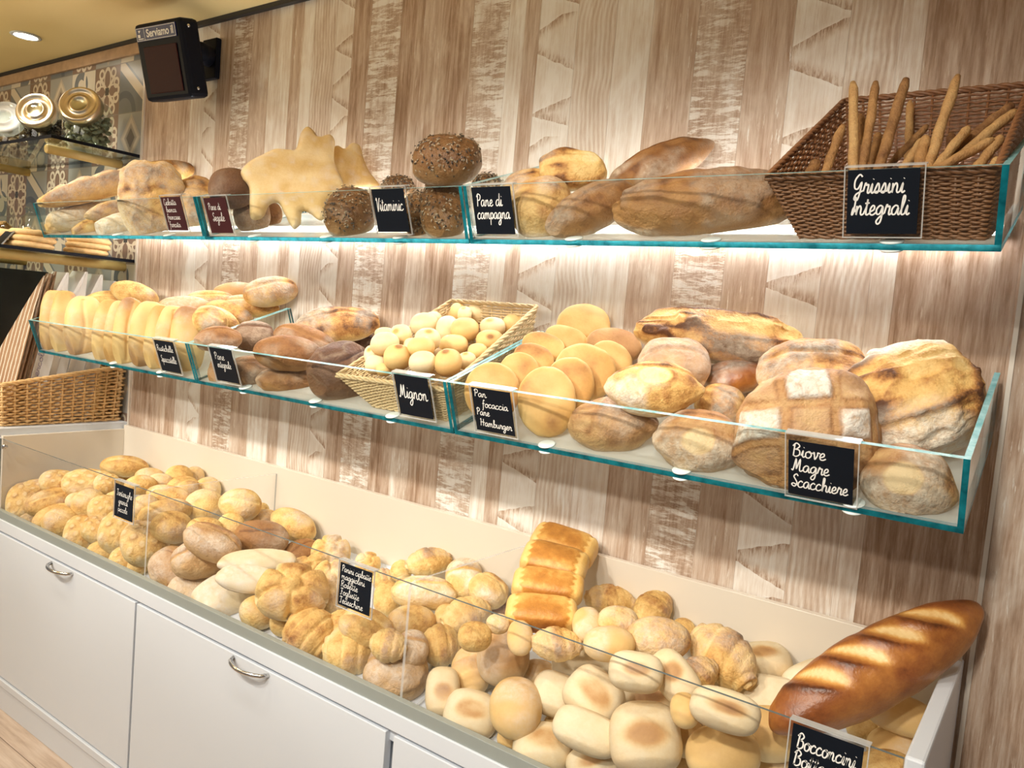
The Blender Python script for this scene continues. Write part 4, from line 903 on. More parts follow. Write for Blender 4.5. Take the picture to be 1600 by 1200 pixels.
 ('B3', 'pi', (2.5276,-0.3524,0.896), (0.479,0.671,0.566), (-0.83,0.135,0.541), (0.0357,0.0534,0.0285), 'rolls heaped in the right bin', 'pale oblong roll with a brown end, crossing under the glass edge', {}),
 ('B3', 'pi', (2.4804,-0.417,0.9114), (0.906,0.422,0.016), (-0.274,0.559,0.782), (0.0481,0.0349,0.0279), 'rolls heaped in the right bin', 'square pale roll with a broad tan top, touching the glass edge', {}),
 ('B3', 'sp', (2.0373,-0.3102,0.7304), (-0.548,0.64,0.539), (-0.772,-0.634,-0.033), (0.062,0.0439,0.0373), 'rolls heaped in the right bin', 'coiled roll with a swirl on its end, at the left end of the bin', {'mat': 'tan'}),
 ('B3', 'bu', (2.1087,-0.2934,0.7867), (0.773,0.632,0.058), (-0.555,0.628,0.546), (0.0588,0.0721,0.05), 'rolls heaped in the right bin', 'big pale bun lying on top at the left end of the bin', {'mat': 'pale'}),
 ('B3', 'pi', (2.0318,-0.3991,0.71), (0.758,0.65,0.044), (-0.45,0.474,0.757), (0.0373,0.0523,0.0299), 'rolls heaped in the right bin', 'pale roll with a brown spot, leftmost on the bin floor', {}),
 ('B3', 'bu', (2.2841,-0.323,0.7064), (0.8,0.595,0.077), (-0.543,0.664,0.515), (0.035,0.0235,0.0199), 'rolls heaped in the right bin', 'tan roll deep in the shadow under the middle rolls', {'mat': 'tan'}),
 ('B3', 'pi', (2.2721,-0.3356,0.7682), (0.913,0.379,-0.152), (-0.145,0.648,0.747), (0.0474,0.0438,0.0351), 'rolls heaped in the right bin', 'plain pale roll left of the one with the pinkish scar', {'patch': 0}),
 ('B3', 'pi', (2.426,-0.2104,0.7665), (0.83,0.525,0.191), (-0.471,0.474,0.744), (0.0713,0.0496,0.0397), 'rolls heaped in the right bin', 'wide pale roll with a broad brown patch low on its front', {}),
 ('B3', 'pi', (2.3639,-0.344,0.8), (0.907,0.074,-0.414), (0.234,0.729,0.643), (0.0586,0.0514,0.0411), 'rolls heaped in the right bin', 'pale roll with a long pinkish scar, in the centre of the pile', {}),
 ('B3', 'bu', (2.2159,-0.4021,0.6797), (0.78,0.623,0.057), (-0.56,0.654,0.507), (0.0265,0.0232,0.0197), 'rolls heaped in the right bin', 'tan roll underneath the smooth tan bun at the left front', {'mat': 'tan'}),
 ('B3', 'pi', (2.1196,-0.4087,0.6958), (0.868,0.474,-0.145), (-0.229,0.642,0.732), (0.0571,0.0483,0.0386), 'rolls heaped in the right bin', 'creamy roll with a faint tan base, front left of the bin', {}),
 ('B3', 'bu', (2.2256,-0.4067,0.7486), (0.781,0.622,0.06), (-0.556,0.647,0.521), (0.0521,0.0619,0.0443), 'rolls heaped in the right bin', 'smooth tan bun, largest at the left front of the bin', {'mat': 'tan'}),
 ('B3', 'bu', (2.6901,-0.2353,0.7382), (0.866,0.476,0.154), (-0.485,0.721,0.496), (0.0517,0.0292,0.0248), 'rolls heaped in the right bin', 'tan roll at the bottom edge left of the buttons sign', {'mat': 'tan'}),
 ('B3', 'bu', (2.5731,-0.4077,0.8717), (0.846,0.52,0.121), (-0.5,0.691,0.522), (0.0252,0.0324,0.0214), 'rolls heaped in the right bin', 'tan bun behind the roll with the oval scorched top', {'mat': 'tan'}),
 ('B3', 'pi', (2.6423,-0.4084,0.8974), (0.967,0.24,-0.08), (-0.094,0.635,0.767), (0.0579,0.0341,0.0272), 'rolls heaped in the right bin', 'pale roll with an oval scorched top, below the glass edge at right', {}),
 ('B3', 'bu', (2.6769,-0.2453,0.8059), (0.869,0.472,0.151), (-0.477,0.714,0.512), (0.0643,0.0495,0.0421), 'rolls heaped in the right bin', 'broad tan bun left of the top of the buttons sign', {'mat': 'tan'}),
 ('B3', 'bu', (2.805,-0.0562,0.7901), (0.892,0.415,0.181), (-0.445,0.732,0.516), (0.0346,0.0256,0.0218), 'rolls heaped in the right bin', 'small pale roll under the baguette, left of the two stacked ones', {}),
 ('B3', 'bu', (2.8679,-0.0914,0.7917), (0.895,0.402,0.193), (-0.441,0.74,0.508), (0.0568,0.0417,0.0355), 'rolls heaped in the right bin', 'lower of the two rolls by the white right end panel', {'mat': 'tan'}),
 ('B3', 'bu', (2.8666,-0.0977,0.8579), (0.998,0.058,-0.037), (-0.028,0.831,0.556), (0.0644,0.0371,0.0315), 'rolls heaped in the right bin', 'upper of the two rolls by the white right end panel', {'mat': 'tan'}),
 ('B3', 'bu', (2.8557,-0.1645,0.7809), (0.889,0.416,0.189), (-0.452,0.74,0.499), (0.0524,0.0295,0.0251), 'rolls heaped in the right bin', 'pale roll at the bottom right corner, behind the buttons sign', {}),
 ('B3', 'bu', (2.5201,-0.2297,0.7865), (0.848,0.516,0.123), (-0.498,0.693,0.522), (0.036,0.0455,0.0306), 'rolls heaped in the right bin', 'tan bun right of the wide roll with the broad brown patch', {'mat': 'tan'}),
 ('B3', 'bu', (2.5448,-0.3013,0.7681), (0.844,0.521,0.123), (-0.505,0.697,0.509), (0.0357,0.0361,0.0303), 'rolls heaped in the right bin', 'pale tan roll right of the biggest brown-patched roll', {'mat': 'tan'}),
 ('B3', 'bu', (2.6292,-0.3502,0.7911), (0.74,0.632,0.231), (-0.654,0.595,0.466), (0.0668,0.0532,0.0453), 'rolls heaped in the right bin', 'big smooth tan bun near the bottom edge, under the scorched oval one', {'mat': 'tan'}),
 ('B3', 'pi', (2.3934,-0.4173,0.7675), (0.936,0.301,-0.183), (-0.08,0.688,0.721), (0.0649,0.038,0.0304), 'rolls heaped in the right bin', 'square edged cream roll tilted in front of the pinkish scar one', {'patch': 0}),
 ('B3', 'pi', (2.2934,-0.4025,0.6876), (0.827,0.563,0.02), (-0.542,0.786,0.296), (0.0587,0.0524,0.0419), 'rolls heaped in the right bin', 'pale roll with a scorched top at the bottom edge left of centre', {}),
 ('B3', 'pi', (2.4009,-0.3895,0.6979), (0.687,0.662,0.3), (-0.65,0.374,0.662), (0.0536,0.0352,0.0282), 'rolls heaped in the right bin', 'golden-sided pale roll cut by the bottom edge of the picture', {}),
 ('B3', 'pi', (2.5022,-0.3977,0.7903), (0.856,0.498,0.137), (-0.425,0.53,0.734), (0.0653,0.0613,0.049), 'rolls heaped in the right bin', 'biggest pale roll with a round scorched patch, front centre', {}),
 ('B3', 'bu', (2.529,-0.3187,0.7132), (0.838,0.533,0.118), (-0.515,0.699,0.496), (0.0371,0.0323,0.0274), 'rolls heaped in the right bin', 'pale roll at the bottom edge, right of the biggest one', {}),
 ('T1', 'ob', (0.3143,-0.1116,1.9338), (0.423,0.854,0.304), (-0.906,0.398,0.142), (0.1236,0.0518,0.0467), 'breads in the first glass tray of the upper shelf', 'golden baguette end at the back of the first upper tray', {}),
 ('T1', 'bg', (0.162,-0.2223,1.8729), (0.611,0.697,0.375), (-0.788,0.58,0.206), (0.245,0.055,0.0495), 'breads in the first glass tray of the upper shelf', 'long browned baguette lying on top in the first upper tray', {'mat': 'golden2', 'slash': 4}),
 ('T1', 'bg', (0.0313,-0.2824,1.7335), (0.174,0.928,0.33), (-0.985,0.164,0.058), (0.0841,0.0457,0.0411), 'breads in the first glass tray of the upper shelf', 'baguette end resting on the glass at the left end of the first upper tray', {'mat': 'golden2', 'slash': 2}),
 ('T1', 'ci', (0.0774,-0.2221,1.7681), (0.259,0.91,0.324), (-0.966,0.244,0.087), (0.1584,0.0557,0.0501), 'breads in the first glass tray of the upper shelf', 'floury white ciabatta stick at the left of the first upper tray', {'mat': 'floury2'}),
 ('T1', 'bg', (0.2253,-0.2581,1.7253), (0.208,0.921,0.328), (-0.978,0.196,0.07), (0.1062,0.0401,0.0361), 'breads in the first glass tray of the upper shelf', 'short brown stick end between two floury ones, on the glass', {'mat': 'golden2', 'slash': 0}),
 ('T1', 'bg', (0.2947,-0.2382,1.7835), (0.208,0.921,0.328), (-0.978,0.196,0.07), (0.1156,0.0424,0.0381), 'breads in the first glass tray of the upper shelf', 'golden stick end in the middle of the first upper tray', {'mat': 'golden2', 'slash': 0}),
 ('T1', 'ci', (0.4119,-0.2496,1.7393), (0.208,0.921,0.328), (-0.978,0.196,0.07), (0.1207,0.0435,0.0392), 'breads in the first glass tray of the upper shelf', 'floury stick lying on the glass below the round loaf', {'mat': 'floury2'}),
 ('T1', 'lo', (0.6504,-0.1742,1.8188), (0.697,0.709,0.11), (-0.557,0.438,0.706), (0.0684,0.1128,0.0547), 'breads in the first glass tray of the upper shelf', 'crusty loaf behind the dark ciabatta sign', {}),
 ('T1', 'lo', (0.6026,-0.2894,1.7996), (0.534,0.834,0.135), (-0.181,-0.044,0.983), (0.1015,0.1321,0.0558), 'breads in the first glass tray of the upper shelf', 'big flat floured loaf standing in the first upper tray', {}),
 ('T2', 'bu', (1.0652,-0.1862,1.7706), (0.708,0.698,0.106), (-0.46,0.343,0.819), (0.0322,0.0401,0.0273), 'breads in the second glass tray of the upper shelf', 'brown round roll behind the points of the star breads', {'mat': 'rye'}),
 ('T2', 'se', (1.4374,-0.0422,1.8653), (0.844,0.532,0.076), (-0.434,0.591,0.68), (0.0467,0.0364,0.031), 'breads in the second glass tray of the upper shelf', 'pale seeded loaf at the back, peeping over the glass', {}),
 ('T2', 'bu', (1.0667,-0.3251,1.8205), (0.676,0.728,0.117), (-0.477,0.311,0.822), (0.0642,0.0609,0.0518), 'breads in the second glass tray of the upper shelf', 'dark round rye bun beside the star bread', {'mat': 'dark'}),
 ('T2', 'ry', (1.0683,-0.2556,1.7646), (-0.531,0.268,0.804), (-0.649,-0.739,-0.182), (0.0676,0.0518,0.0415), 'breads in the second glass tray of the upper shelf', 'brown floury rye bun under the left star point', {}),
 ('T2', 'se', (1.7452,-0.2838,1.7482), (-0.556,0.511,0.655), (-0.773,-0.608,-0.182), (0.0821,0.0339,0.0288), 'breads in the second glass tray of the upper shelf', 'seeded loaf half hidden behind the vitamin sign', {}),
 ('T2', 'se', (1.7479,-0.0336,1.8698), (0.888,0.456,0.059), (-0.366,0.623,0.692), (0.0378,0.025,0.0212), 'breads in the second glass tray of the upper shelf', 'seeded loaf at the back beside the tray wall', {}),
 ('T2', 'se', (1.5256,-0.2948,1.7508), (0.816,0.571,0.084), (-0.472,0.576,0.667), (0.0632,0.0799,0.0537), 'breads in the second glass tray of the upper shelf', 'grey seeded loaf left of the vitamin sign', {}),
 ('T2', 'se', (1.832,-0.2892,1.7612), (-0.534,0.526,0.662), (-0.793,-0.584,-0.175), (0.1035,0.0558,0.0474), 'breads in the second glass tray of the upper shelf', 'seeded loaf at the right end, under the top one', {}),
 ('T2', 'se', (1.8545,-0.3177,1.8586), (0.871,0.487,0.063), (-0.389,0.608,0.692), (0.0788,0.0652,0.0554), 'breads in the second glass tray of the upper shelf', 'shiny brown seeded loaf lying on top of the others', {'mat': 'seed'}),
 ('T3', 'lo', (2.044,-0.2293,1.8106), (0.897,0.439,0.057), (-0.328,0.573,0.751), (0.0718,0.0476,0.038), 'breads in the third glass tray of the upper shelf', 'flat crusty loaf just above the country bread sign', {}),
 ('T3', 'rd', (2.1421,-0.2367,1.8449), (0.885,0.462,0.058), (-0.209,0.283,0.936), (0.0723,0.045,0.036), 'breads in the third glass tray of the upper shelf', 'crusty golden loaf with torn ridges at the back left', {}),
 ('T3', 'lo', (2.1119,-0.3011,1.7552), (0.898,0.436,0.06), (-0.33,0.577,0.747), (0.0661,0.0716,0.0529), 'breads in the third glass tray of the upper shelf', 'floury white loaf right of the country bread sign', {'mat': 'floury2'}),
 ('T3', 'bi', (2.2721,-0.086,1.8884), (0.672,0.594,0.442), (-0.704,0.33,0.629), (0.1216,0.0454,0.0363), 'breads in the third glass tray of the upper shelf', 'long brown loaf with a pointed tip lying on top', {'mat': 'rye'}),
 ('T3', 'lo', (2.2198,-0.2805,1.7552), (0.487,0.686,0.54), (-0.833,0.179,0.524), (0.1041,0.0478,0.0407), 'breads in the third glass tray of the upper shelf', 'long dark loaf with floury base, end toward the glass', {'mat': 'rye'}),
 ('T3', 'lo', (2.4586,-0.279,1.7623), (0.928,0.354,0.115), (-0.315,0.58,0.752), (0.1769,0.0672,0.0537), 'breads in the third glass tray of the upper shelf', 'longest brown loaf lying along the glass, left of the breadstick basket', {'mat': 'rye'}),
 ('M1', 'ob', (0.0728,-0.1407,1.4636), (0.633,0.769,0.09), (-0.572,0.386,0.724), (0.0871,0.0413,0.0351), 'sandwich rolls in the first glass tray of the middle shelf', 'golden roll lying at the back, left of the pointed one', {}),
 ('M1', 'ob', (0.1762,-0.1038,1.4983), (0.823,0.523,-0.221), (-0.239,0.673,0.7), (0.0919,0.0462,0.0393), 'sandwich rolls in the first glass tray of the middle shelf', 'golden roll lying at the back near the paper bags', {}),
 ('M1', 'ob', (0.7351,-0.0597,1.5389), (0.711,0.698,0.091), (-0.517,0.429,0.741), (0.073,0.0309,0.0262), 'sandwich rolls in the first glass tray of the middle shelf', 'pale floury roll at the back, beside the split golden one', {'mat': 'pale'}),
 ('M1', 'ob', (0.7134,-0.1414,1.5047), (0.695,0.713,0.09), (-0.529,0.423,0.735), (0.0741,0.0306,0.026), 'sandwich rolls in the first glass tray of the middle shelf', 'pale roll at the back, second row from the right', {}),
 ('M1', 'ob', (0.9199,-0.0608,1.5439), (0.626,0.745,0.23), (-0.629,0.308,0.714), (0.0863,0.0509,0.0433), 'sandwich rolls in the first glass tray of the middle shelf', 'golden split roll lying highest at the right end', {'seam': 1}),
 ('M1', 'ob', (0.6988,-0.224,1.4751), (0.68,0.728,0.088), (-0.541,0.417,0.73), (0.0824,0.0321,0.0273), 'sandwich rolls in the first glass tray of the middle shelf', 'pale floury roll lying behind the standing slices', {'mat': 'pale'}),
 ('M1', 'ob', (0.839,-0.0724,1.4922), (0.802,0.595,-0.047), (-0.372,0.559,0.741), (0.0924,0.0371,0.0315), 'sandwich rolls in the first glass tray of the middle shelf', 'golden roll below the split one, by the glass partition', {}),
 ('M1', 'ob', (0.8319,-0.1522,1.4652), (0.853,0.482,-0.198), (-0.214,0.67,0.711), (0.0797,0.0398,0.0338), 'sandwich rolls in the first glass tray of the middle shelf', 'golden roll, second nearest along the glass partition', {}),
 ('M1', 'ob', (0.8657,-0.2099,1.445), (0.872,0.396,-0.289), (-0.107,0.729,0.676), (0.075,0.035,0.0298), 'sandwich rolls in the first glass tray of the middle shelf', 'slim golden roll tucked along the partition row', {}),
 ('M1', 'ob', (0.9132,-0.2688,1.4389), (0.832,0.533,-0.154), (-0.277,0.639,0.717), (0.054,0.0448,0.0381), 'sandwich rolls in the first glass tray of the middle shelf', 'golden roll at the front of the partition row', {}),
 ('M1', 'up', (0.0321,-0.3186,1.3701), (-0.133,0.054,0.99), (-0.436,-0.9,-0.01), (0.1177,0.0469,0.0351), 'sandwich rolls in the first glass tray of the middle shelf', 'standing golden roll, leftmost in the tray', {}),
 ('M1', 'up', (0.1145,-0.321,1.3745), (-0.132,0.055,0.99), (-0.449,-0.894,-0.01), (0.116,0.0453,0.034), 'sandwich rolls in the first glass tray of the middle shelf', 'standing golden roll, second from the left', {}),
 ('M1', 'up', (0.2348,-0.3107,1.3694), (-0.125,0.076,0.989), (-0.468,-0.884,0.009), (0.109,0.0618,0.0464), 'sandwich rolls in the first glass tray of the middle shelf', 'standing golden roll, third from the left, broad face out', {}),
 ('M1', 'up', (0.4059,-0.3179,1.368), (-0.099,0.127,0.987), (-0.494,-0.867,0.062), (0.1085,0.0436,0.0327), 'sandwich rolls in the first glass tray of the middle shelf', 'standing pale roll, first of the longer row', {}),
 ('M1', 'up', (0.4815,-0.3203,1.367), (-0.098,0.129,0.987), (-0.503,-0.862,0.062), (0.106,0.0408,0.0306), 'sandwich rolls in the first glass tray of the middle shelf', 'standing pale roll, second of the longer row', {}),
 ('M1', 'up', (0.5458,-0.3183,1.3753), (-0.096,0.128,0.987), (-0.513,-0.856,0.061), (0.1113,0.0472,0.0354), 'sandwich rolls in the first glass tray of the middle shelf', 'standing pale roll, third of the longer row', {}),
 ('M1', 'up', (0.6517,-0.3171,1.3771), (-0.094,0.13,0.987), (-0.528,-0.847,0.062), (0.1059,0.051,0.0382), 'sandwich rolls in the first glass tray of the middle shelf', 'standing pale roll, fourth of the longer row', {}),
 ('M1', 'up', (0.7296,-0.3186,1.3737), (-0.094,0.134,0.987), (-0.54,-0.839,0.062), (0.1033,0.0446,0.0334), 'sandwich rolls in the first glass tray of the middle shelf', 'standing pale roll, fifth of the longer row', {}),
 ('M1', 'up', (0.7963,-0.3239,1.3758), (-0.093,0.135,0.987), (-0.549,-0.833,0.062), (0.101,0.0436,0.0327), 'sandwich rolls in the first glass tray of the middle shelf', 'standing pale roll, sixth of the longer row', {}),
 ('M1', 'up', (0.8599,-0.3046,1.3755), (-0.13,0.079,0.988), (-0.557,-0.831,-0.006), (0.101,0.0511,0.0383), 'sandwich rolls in the first glass tray of the middle shelf', 'standing pale roll, last of the row beside the sandwich sign', {}),
 ('M2', 'dk', (1.3064,-0.0604,1.4132), (0.797,0.598,0.085), (-0.482,0.545,0.686), (0.0849,0.0308,0.0246), 'brown loaves in the second glass tray of the middle shelf', 'flat dark rye loaf under the big golden loaf', {}),
 ('M2', 'lo', (1.3104,-0.113,1.4628), (0.766,0.632,0.12), (-0.524,0.506,0.685), (0.1218,0.0599,0.0449), 'brown loaves in the second glass tray of the middle shelf', 'big golden brown loaf lying highest at the back', {'bake': 0.26}),
 ('M2', 'lo', (1.1787,-0.3066,1.3119), (0.748,0.659,0.079), (-0.531,0.523,0.666), (0.0579,0.048,0.0384), 'brown loaves in the second glass tray of the middle shelf', 'brown loaf on the glass behind the wholemeal sign', {'mat': 'rye'}),
 ('M2', 'lo', (1.0391,-0.3124,1.3015), (0.728,0.681,0.078), (-0.548,0.51,0.663), (0.0311,0.0556,0.0249), 'brown loaves in the second glass tray of the middle shelf', 'tan loaf on the glass left of the wholemeal sign', {'mat': 'rye'}),
 ('M2', 'cr', (1.0601,-0.2168,1.4047), (0.746,0.661,0.084), (-0.529,0.511,0.677), (0.0601,0.0482,0.0386), 'brown loaves in the second glass tray of the middle shelf', 'dark crusted small loaf near the glass partition', {'mat': 'dark'}),
 ('M2', 'lo', (1.0607,-0.3339,1.3953), (0.727,0.681,0.083), (-0.545,0.5,0.673), (0.0661,0.0406,0.0325), 'brown loaves in the second glass tray of the middle shelf', 'floury brown loaf above the wholemeal sign', {'mat': 'rye'}),
 ('M2', 'lo', (1.3312,-0.2936,1.3054), (0.768,0.635,0.081), (-0.515,0.538,0.668), (0.0871,0.0456,0.0365), 'brown loaves in the second glass tray of the middle shelf', 'brown loaf lying on the glass under two others', {'mat': 'rye'}),
 ('M2', 'ob', (1.2963,-0.2235,1.4135), (0.884,0.423,-0.197), (-0.169,0.684,0.71), (0.0946,0.0428,0.0386), 'brown loaves in the second glass tray of the middle shelf', 'brown loaf behind the front brown one', {'mat': 'rye'}),
 ('M2', 'ob', (1.3461,-0.3174,1.3791), (0.807,0.59,-0.016), (-0.394,0.558,0.73), (0.0925,0.0493,0.0443), 'brown loaves in the second glass tray of the middle shelf', 'smooth brown loaf lying on top over the glass rim', {'mat': 'rye'}),
 ('M2', 'dk', (1.526,-0.2889,1.3487), (0.566,0.76,0.32), (-0.741,0.299,0.601), (0.0873,0.0801,0.0641), 'brown loaves in the second glass tray of the middle shelf', 'very dark cracked rye loaf left of the mignon basket', {}),
 ('MG', 'mi', (1.6614,-0.0513,1.5148), (0.844,0.529,0.085), (-0.426,0.567,0.704), (0.0218,0.0207,0.0186), 'mini rolls in the wicker basket of the middle shelf', 'small pale mini roll, leftmost at the very back of the wicker basket', {'mat': 'mig'}),
 ('MG', 'mi', (1.7028,-0.0513,1.5283), (0.851,0.519,0.085), (-0.418,0.57,0.707), (0.0236,0.028,0.0213), 'mini rolls in the wicker basket of the middle shelf', 'golden topped mini roll at the very back, second from left of the wicker basket', {'mat': 'tan'}),
 ('MG', 'mi', (1.7552,-0.0348,1.5283), (0.859,0.504,0.084), (-0.408,0.576,0.708), (0.0288,0.0295,0.0259), 'mini rolls in the wicker basket of the middle shelf', 'pale mini roll at the very back, tallest at the top of the wicker basket', {'mat': 'mig'}),
 ('MG', 'mi', (1.7517,-0.0837,1.523), (0.854,0.514,0.085), (-0.415,0.573,0.707), (0.0188,0.0245,0.0169), 'mini rolls in the wicker basket of the middle shelf', 'mini roll squeezed between the two tallest at the back of the wicker basket', {'mat': 'mig'}),
 ('MG', 'mi', (1.6622,-0.1048,1.5044), (0.838,0.539,0.085), (-0.435,0.564,0.702), (0.0236,0.0191,0.0172), 'mini rolls in the wicker basket of the middle shelf', 'pale mini roll at the back left, behind the bigger one of the wicker basket', {'mat': 'mig'}),
 ('MG', 'mi', (1.883,-0.039,1.5095), (0.875,0.476,0.085), (-0.389,0.589,0.708), (0.0325,0.028,0.0252), 'mini rolls in the wicker basket of the middle shelf', 'golden mini roll alone at the right back corner of the wicker basket', {'mat': 'tan'}),
 ('MG', 'mi', (1.8496,-0.0883,1.4966), (0.865,0.494,0.086), (-0.403,0.583,0.705), (0.0322,0.0256,0.0231), 'mini rolls in the wicker basket of the middle shelf', 'pale mini roll at the right, left of the lone corner one of the wicker basket', {'mat': 'mig'}),
 ('MG', 'mi', (1.6745,-0.1508,1.4871), (0.834,0.546,0.086), (-0.44,0.563,0.699), (0.0362,0.0313,0.0282), 'mini rolls in the wicker basket of the middle shelf', 'large pale mini roll at the upper left with a tan spot of the wicker basket', {'mat': 'mig'}),
 ('MG', 'mi', (1.6615,-0.2798,1.458), (0.814,0.575,0.086), (-0.463,0.553,0.692), (0.0243,0.0158,0.0143), 'mini rolls in the wicker basket of the middle shelf', 'little mini roll at the left edge, behind the pale big one of the wicker basket', {'mat': 'mig'}),
 ('MG', 'mi', (1.7088,-0.2713,1.4583), (0.822,0.563,0.086), (-0.455,0.558,0.694), (0.0268,0.026,0.0234), 'mini rolls in the wicker basket of the middle shelf', 'pale mini roll at the left edge, second row of the wicker basket', {'mat': 'mig'}),
 ('MG', 'mi', (1.7319,-0.1263,1.4833), (0.845,0.528,0.086), (-0.428,0.571,0.701), (0.0294,0.0371,0.0265), 'mini rolls in the wicker basket of the middle shelf', 'pale mini roll in the centre of the second row of the wicker basket', {'mat': 'mig'}),
 ('MG', 'mi', (1.7946,-0.1315,1.4845), (0.853,0.515,0.086), (-0.419,0.576,0.702), (0.0362,0.0316,0.0284), 'mini rolls in the wicker basket of the middle shelf', 'biggest mini roll, centre of the basket, golden underside', {'mat': 'tan'}),
 ('MG', 'mi', (1.8723,-0.1269,1.4639), (0.863,0.498,0.088), (-0.408,0.585,0.701), (0.0343,0.0261,0.0235), 'mini rolls in the wicker basket of the middle shelf', 'golden mini roll at the right, by the glass partition of the wicker basket', {'mat': 'tan'}),
 ('MG', 'mi', (1.8708,-0.1696,1.4358), (0.857,0.508,0.089), (-0.418,0.584,0.696), (0.0245,0.0195,0.0175), 'mini rolls in the wicker basket of the middle shelf', 'flat golden mini roll low at the right by the partition of the wicker basket', {'mat': 'tan'}),
 ('MG', 'mi', (1.7469,-0.2751,1.434), (0.826,0.556,0.087), (-0.452,0.564,0.691), (0.0175,0.0226,0.0158), 'mini rolls in the wicker basket of the middle shelf', 'mini roll hidden in the middle gap of the wicker basket', {'mat': 'mig'}),
 ('MG', 'mi', (1.7864,-0.2599,1.4544), (0.835,0.544,0.087), (-0.442,0.567,0.695), (0.032,0.0285,0.0256), 'mini rolls in the wicker basket of the middle shelf', 'mini roll with a toasted stripe, centre left of the wicker basket', {'mat': 'mig'}),
 ('MG', 'mi', (1.7962,-0.1727,1.445), (0.847,0.525,0.087), (-0.429,0.576,0.696), (0.0365,0.0262,0.0236), 'mini rolls in the wicker basket of the middle shelf', 'smooth golden mini roll, centre of the basket', {'mat': 'tan'}),
 ('MG', 'mi', (1.7761,-0.2069,1.4185), (0.839,0.537,0.088), (-0.44,0.574,0.691), (0.0179,0.0146,0.0131), 'mini rolls in the wicker basket of the middle shelf', 'mini roll hidden below the smooth centre one of the wicker basket', {'mat': 'mig'}),
 ('MG', 'mi', (1.6598,-0.3176,1.4056), (0.807,0.584,0.086), (-0.473,0.554,0.684), (0.0177,0.0262,0.016), 'mini rolls in the wicker basket of the middle shelf', 'mini roll half hidden at the left rim of the wicker basket', {'mat': 'mig'}),
 ('MG', 'mi', (1.7082,-0.3232,1.4351), (0.814,0.574,0.086), (-0.465,0.556,0.689), (0.0348,0.0296,0.0267), 'mini rolls in the wicker basket of the middle shelf', 'large pale mini roll at the left, over the rim row of the wicker basket', {'mat': 'mig'}),
 ('MG', 'mi', (1.8083,-0.3057,1.4359), (0.831,0.549,0.087), (-0.447,0.567,0.692), (0.0326,0.0258,0.0232), 'mini rolls in the wicker basket of the middle shelf', 'toasted gold mini roll, left of centre of the wicker basket', {'mat': 'tan'}),
 ('MG', 'mi', (1.8782,-0.2161,1.4125), (0.852,0.516,0.089), (-0.426,0.583,0.692), (0.022,0.021,0.0189), 'mini rolls in the wicker basket of the middle shelf', 'pale mini roll low at the right, near the front corner of the wicker basket', {'mat': 'mig'}),
 ('MG', 'mi', (1.698,-0.3372,1.3839), (0.81,0.58,0.086), (-0.473,0.559,0.682), (0.0263,0.0245,0.022), 'mini rolls in the wicker basket of the middle shelf', 'pale mini roll at the front left rim of the wicker basket', {'mat': 'mig'}),
 ('MG', 'mi', (1.7376,-0.3494,1.3765), (0.814,0.575,0.086), (-0.47,0.562,0.681), (0.0192,0.016,0.0144), 'mini rolls in the wicker basket of the middle shelf', 'mini roll under the orange one at the front rim of the wicker basket', {'mat': 'tan'}),
 ('MG', 'mi', (1.7699,-0.3432,1.408), (0.82,0.566,0.087), (-0.461,0.563,0.686), (0.0312,0.0307,0.0276), 'mini rolls in the wicker basket of the middle shelf', 'orange tan mini roll at the front left of the wicker basket', {'mat': 'tan'}),
 ('MG', 'mi', (1.8225,-0.2757,1.3798), (0.836,0.542,0.089), (-0.446,0.576,0.685), (0.0249,0.016,0.0144), 'mini rolls in the wicker basket of the middle shelf', 'mini roll hidden under the front pair of the wicker basket', {'mat': 'mig'}),
 ('MG', 'mi', (1.8382,-0.3294,1.4029), (0.832,0.548,0.088), (-0.449,0.571,0.687), (0.032,0.0268,0.0241), 'mini rolls in the wicker basket of the middle shelf', 'pale mini roll with a tan spot at the front rim of the wicker basket', {'mat': 'mig'}),
 ('MG', 'mi', (1.8848,-0.294,1.4075), (0.843,0.53,0.089), (-0.436,0.578,0.689), (0.031,0.0336,0.0279), 'mini rolls in the wicker basket of the middle shelf', 'dark orange mini roll at the front right of the wicker basket', {'mat': 'tan'}),
 ('M3', 'di', (2.0912,-0.0518,1.5194), (0.876,0.475,0.086), (-0.231,0.256,0.939), (0.0642,0.0533,0.0266), 'round flat breads in the third glass tray of the middle shelf', 'orange-tan round bread standing highest at the back', {}),
 ('M3', 'di', (2.0851,-0.1116,1.486), (0.921,0.3,-0.249), (0.056,0.531,0.845), (0.053,0.0304,0.0122), 'round flat breads in the third glass tray of the middle shelf', 'pale round bread leaning at the back, left of the highest one', {}),
 ('M3', 'di', (2.1897,-0.0746,1.4801), (0.933,0.35,-0.083), (-0.099,0.47,0.877), (0.0644,0.0417,0.0208), 'round flat breads in the third glass tray of the middle shelf', 'pale square-edged bread behind the right row', {'mat': 'pale'}),
 ('M3', 'di', (2.057,-0.1631,1.4628), (0.915,0.32,-0.246), (0.038,0.539,0.842), (0.0521,0.0345,0.0138), 'round flat breads in the third glass tray of the middle shelf', 'round bread, third of the left row, golden edge', {}),
 ('M3', 'di', (2.0625,-0.2086,1.4351), (0.911,0.308,-0.273), (0.06,0.558,0.827), (0.0468,0.0358,0.0143), 'round flat breads in the third glass tray of the middle shelf', 'round bread, second of the left row', {}),
 ('M3', 'di', (2.212,-0.1227,1.4486), (0.858,0.192,-0.477), (0.333,0.497,0.801), (0.0508,0.0405,0.0162), 'round flat breads in the third glass tray of the middle shelf', 'round bread at the right of the row, next to the big loaf', {}),
 ('M3', 'di', (2.061,-0.26,1.4057), (0.874,0.361,-0.325), (0.12,0.488,0.865), (0.0442,0.0441,0.0177), 'round flat breads in the third glass tray of the middle shelf', 'round bread just behind the one with the sign', {}),
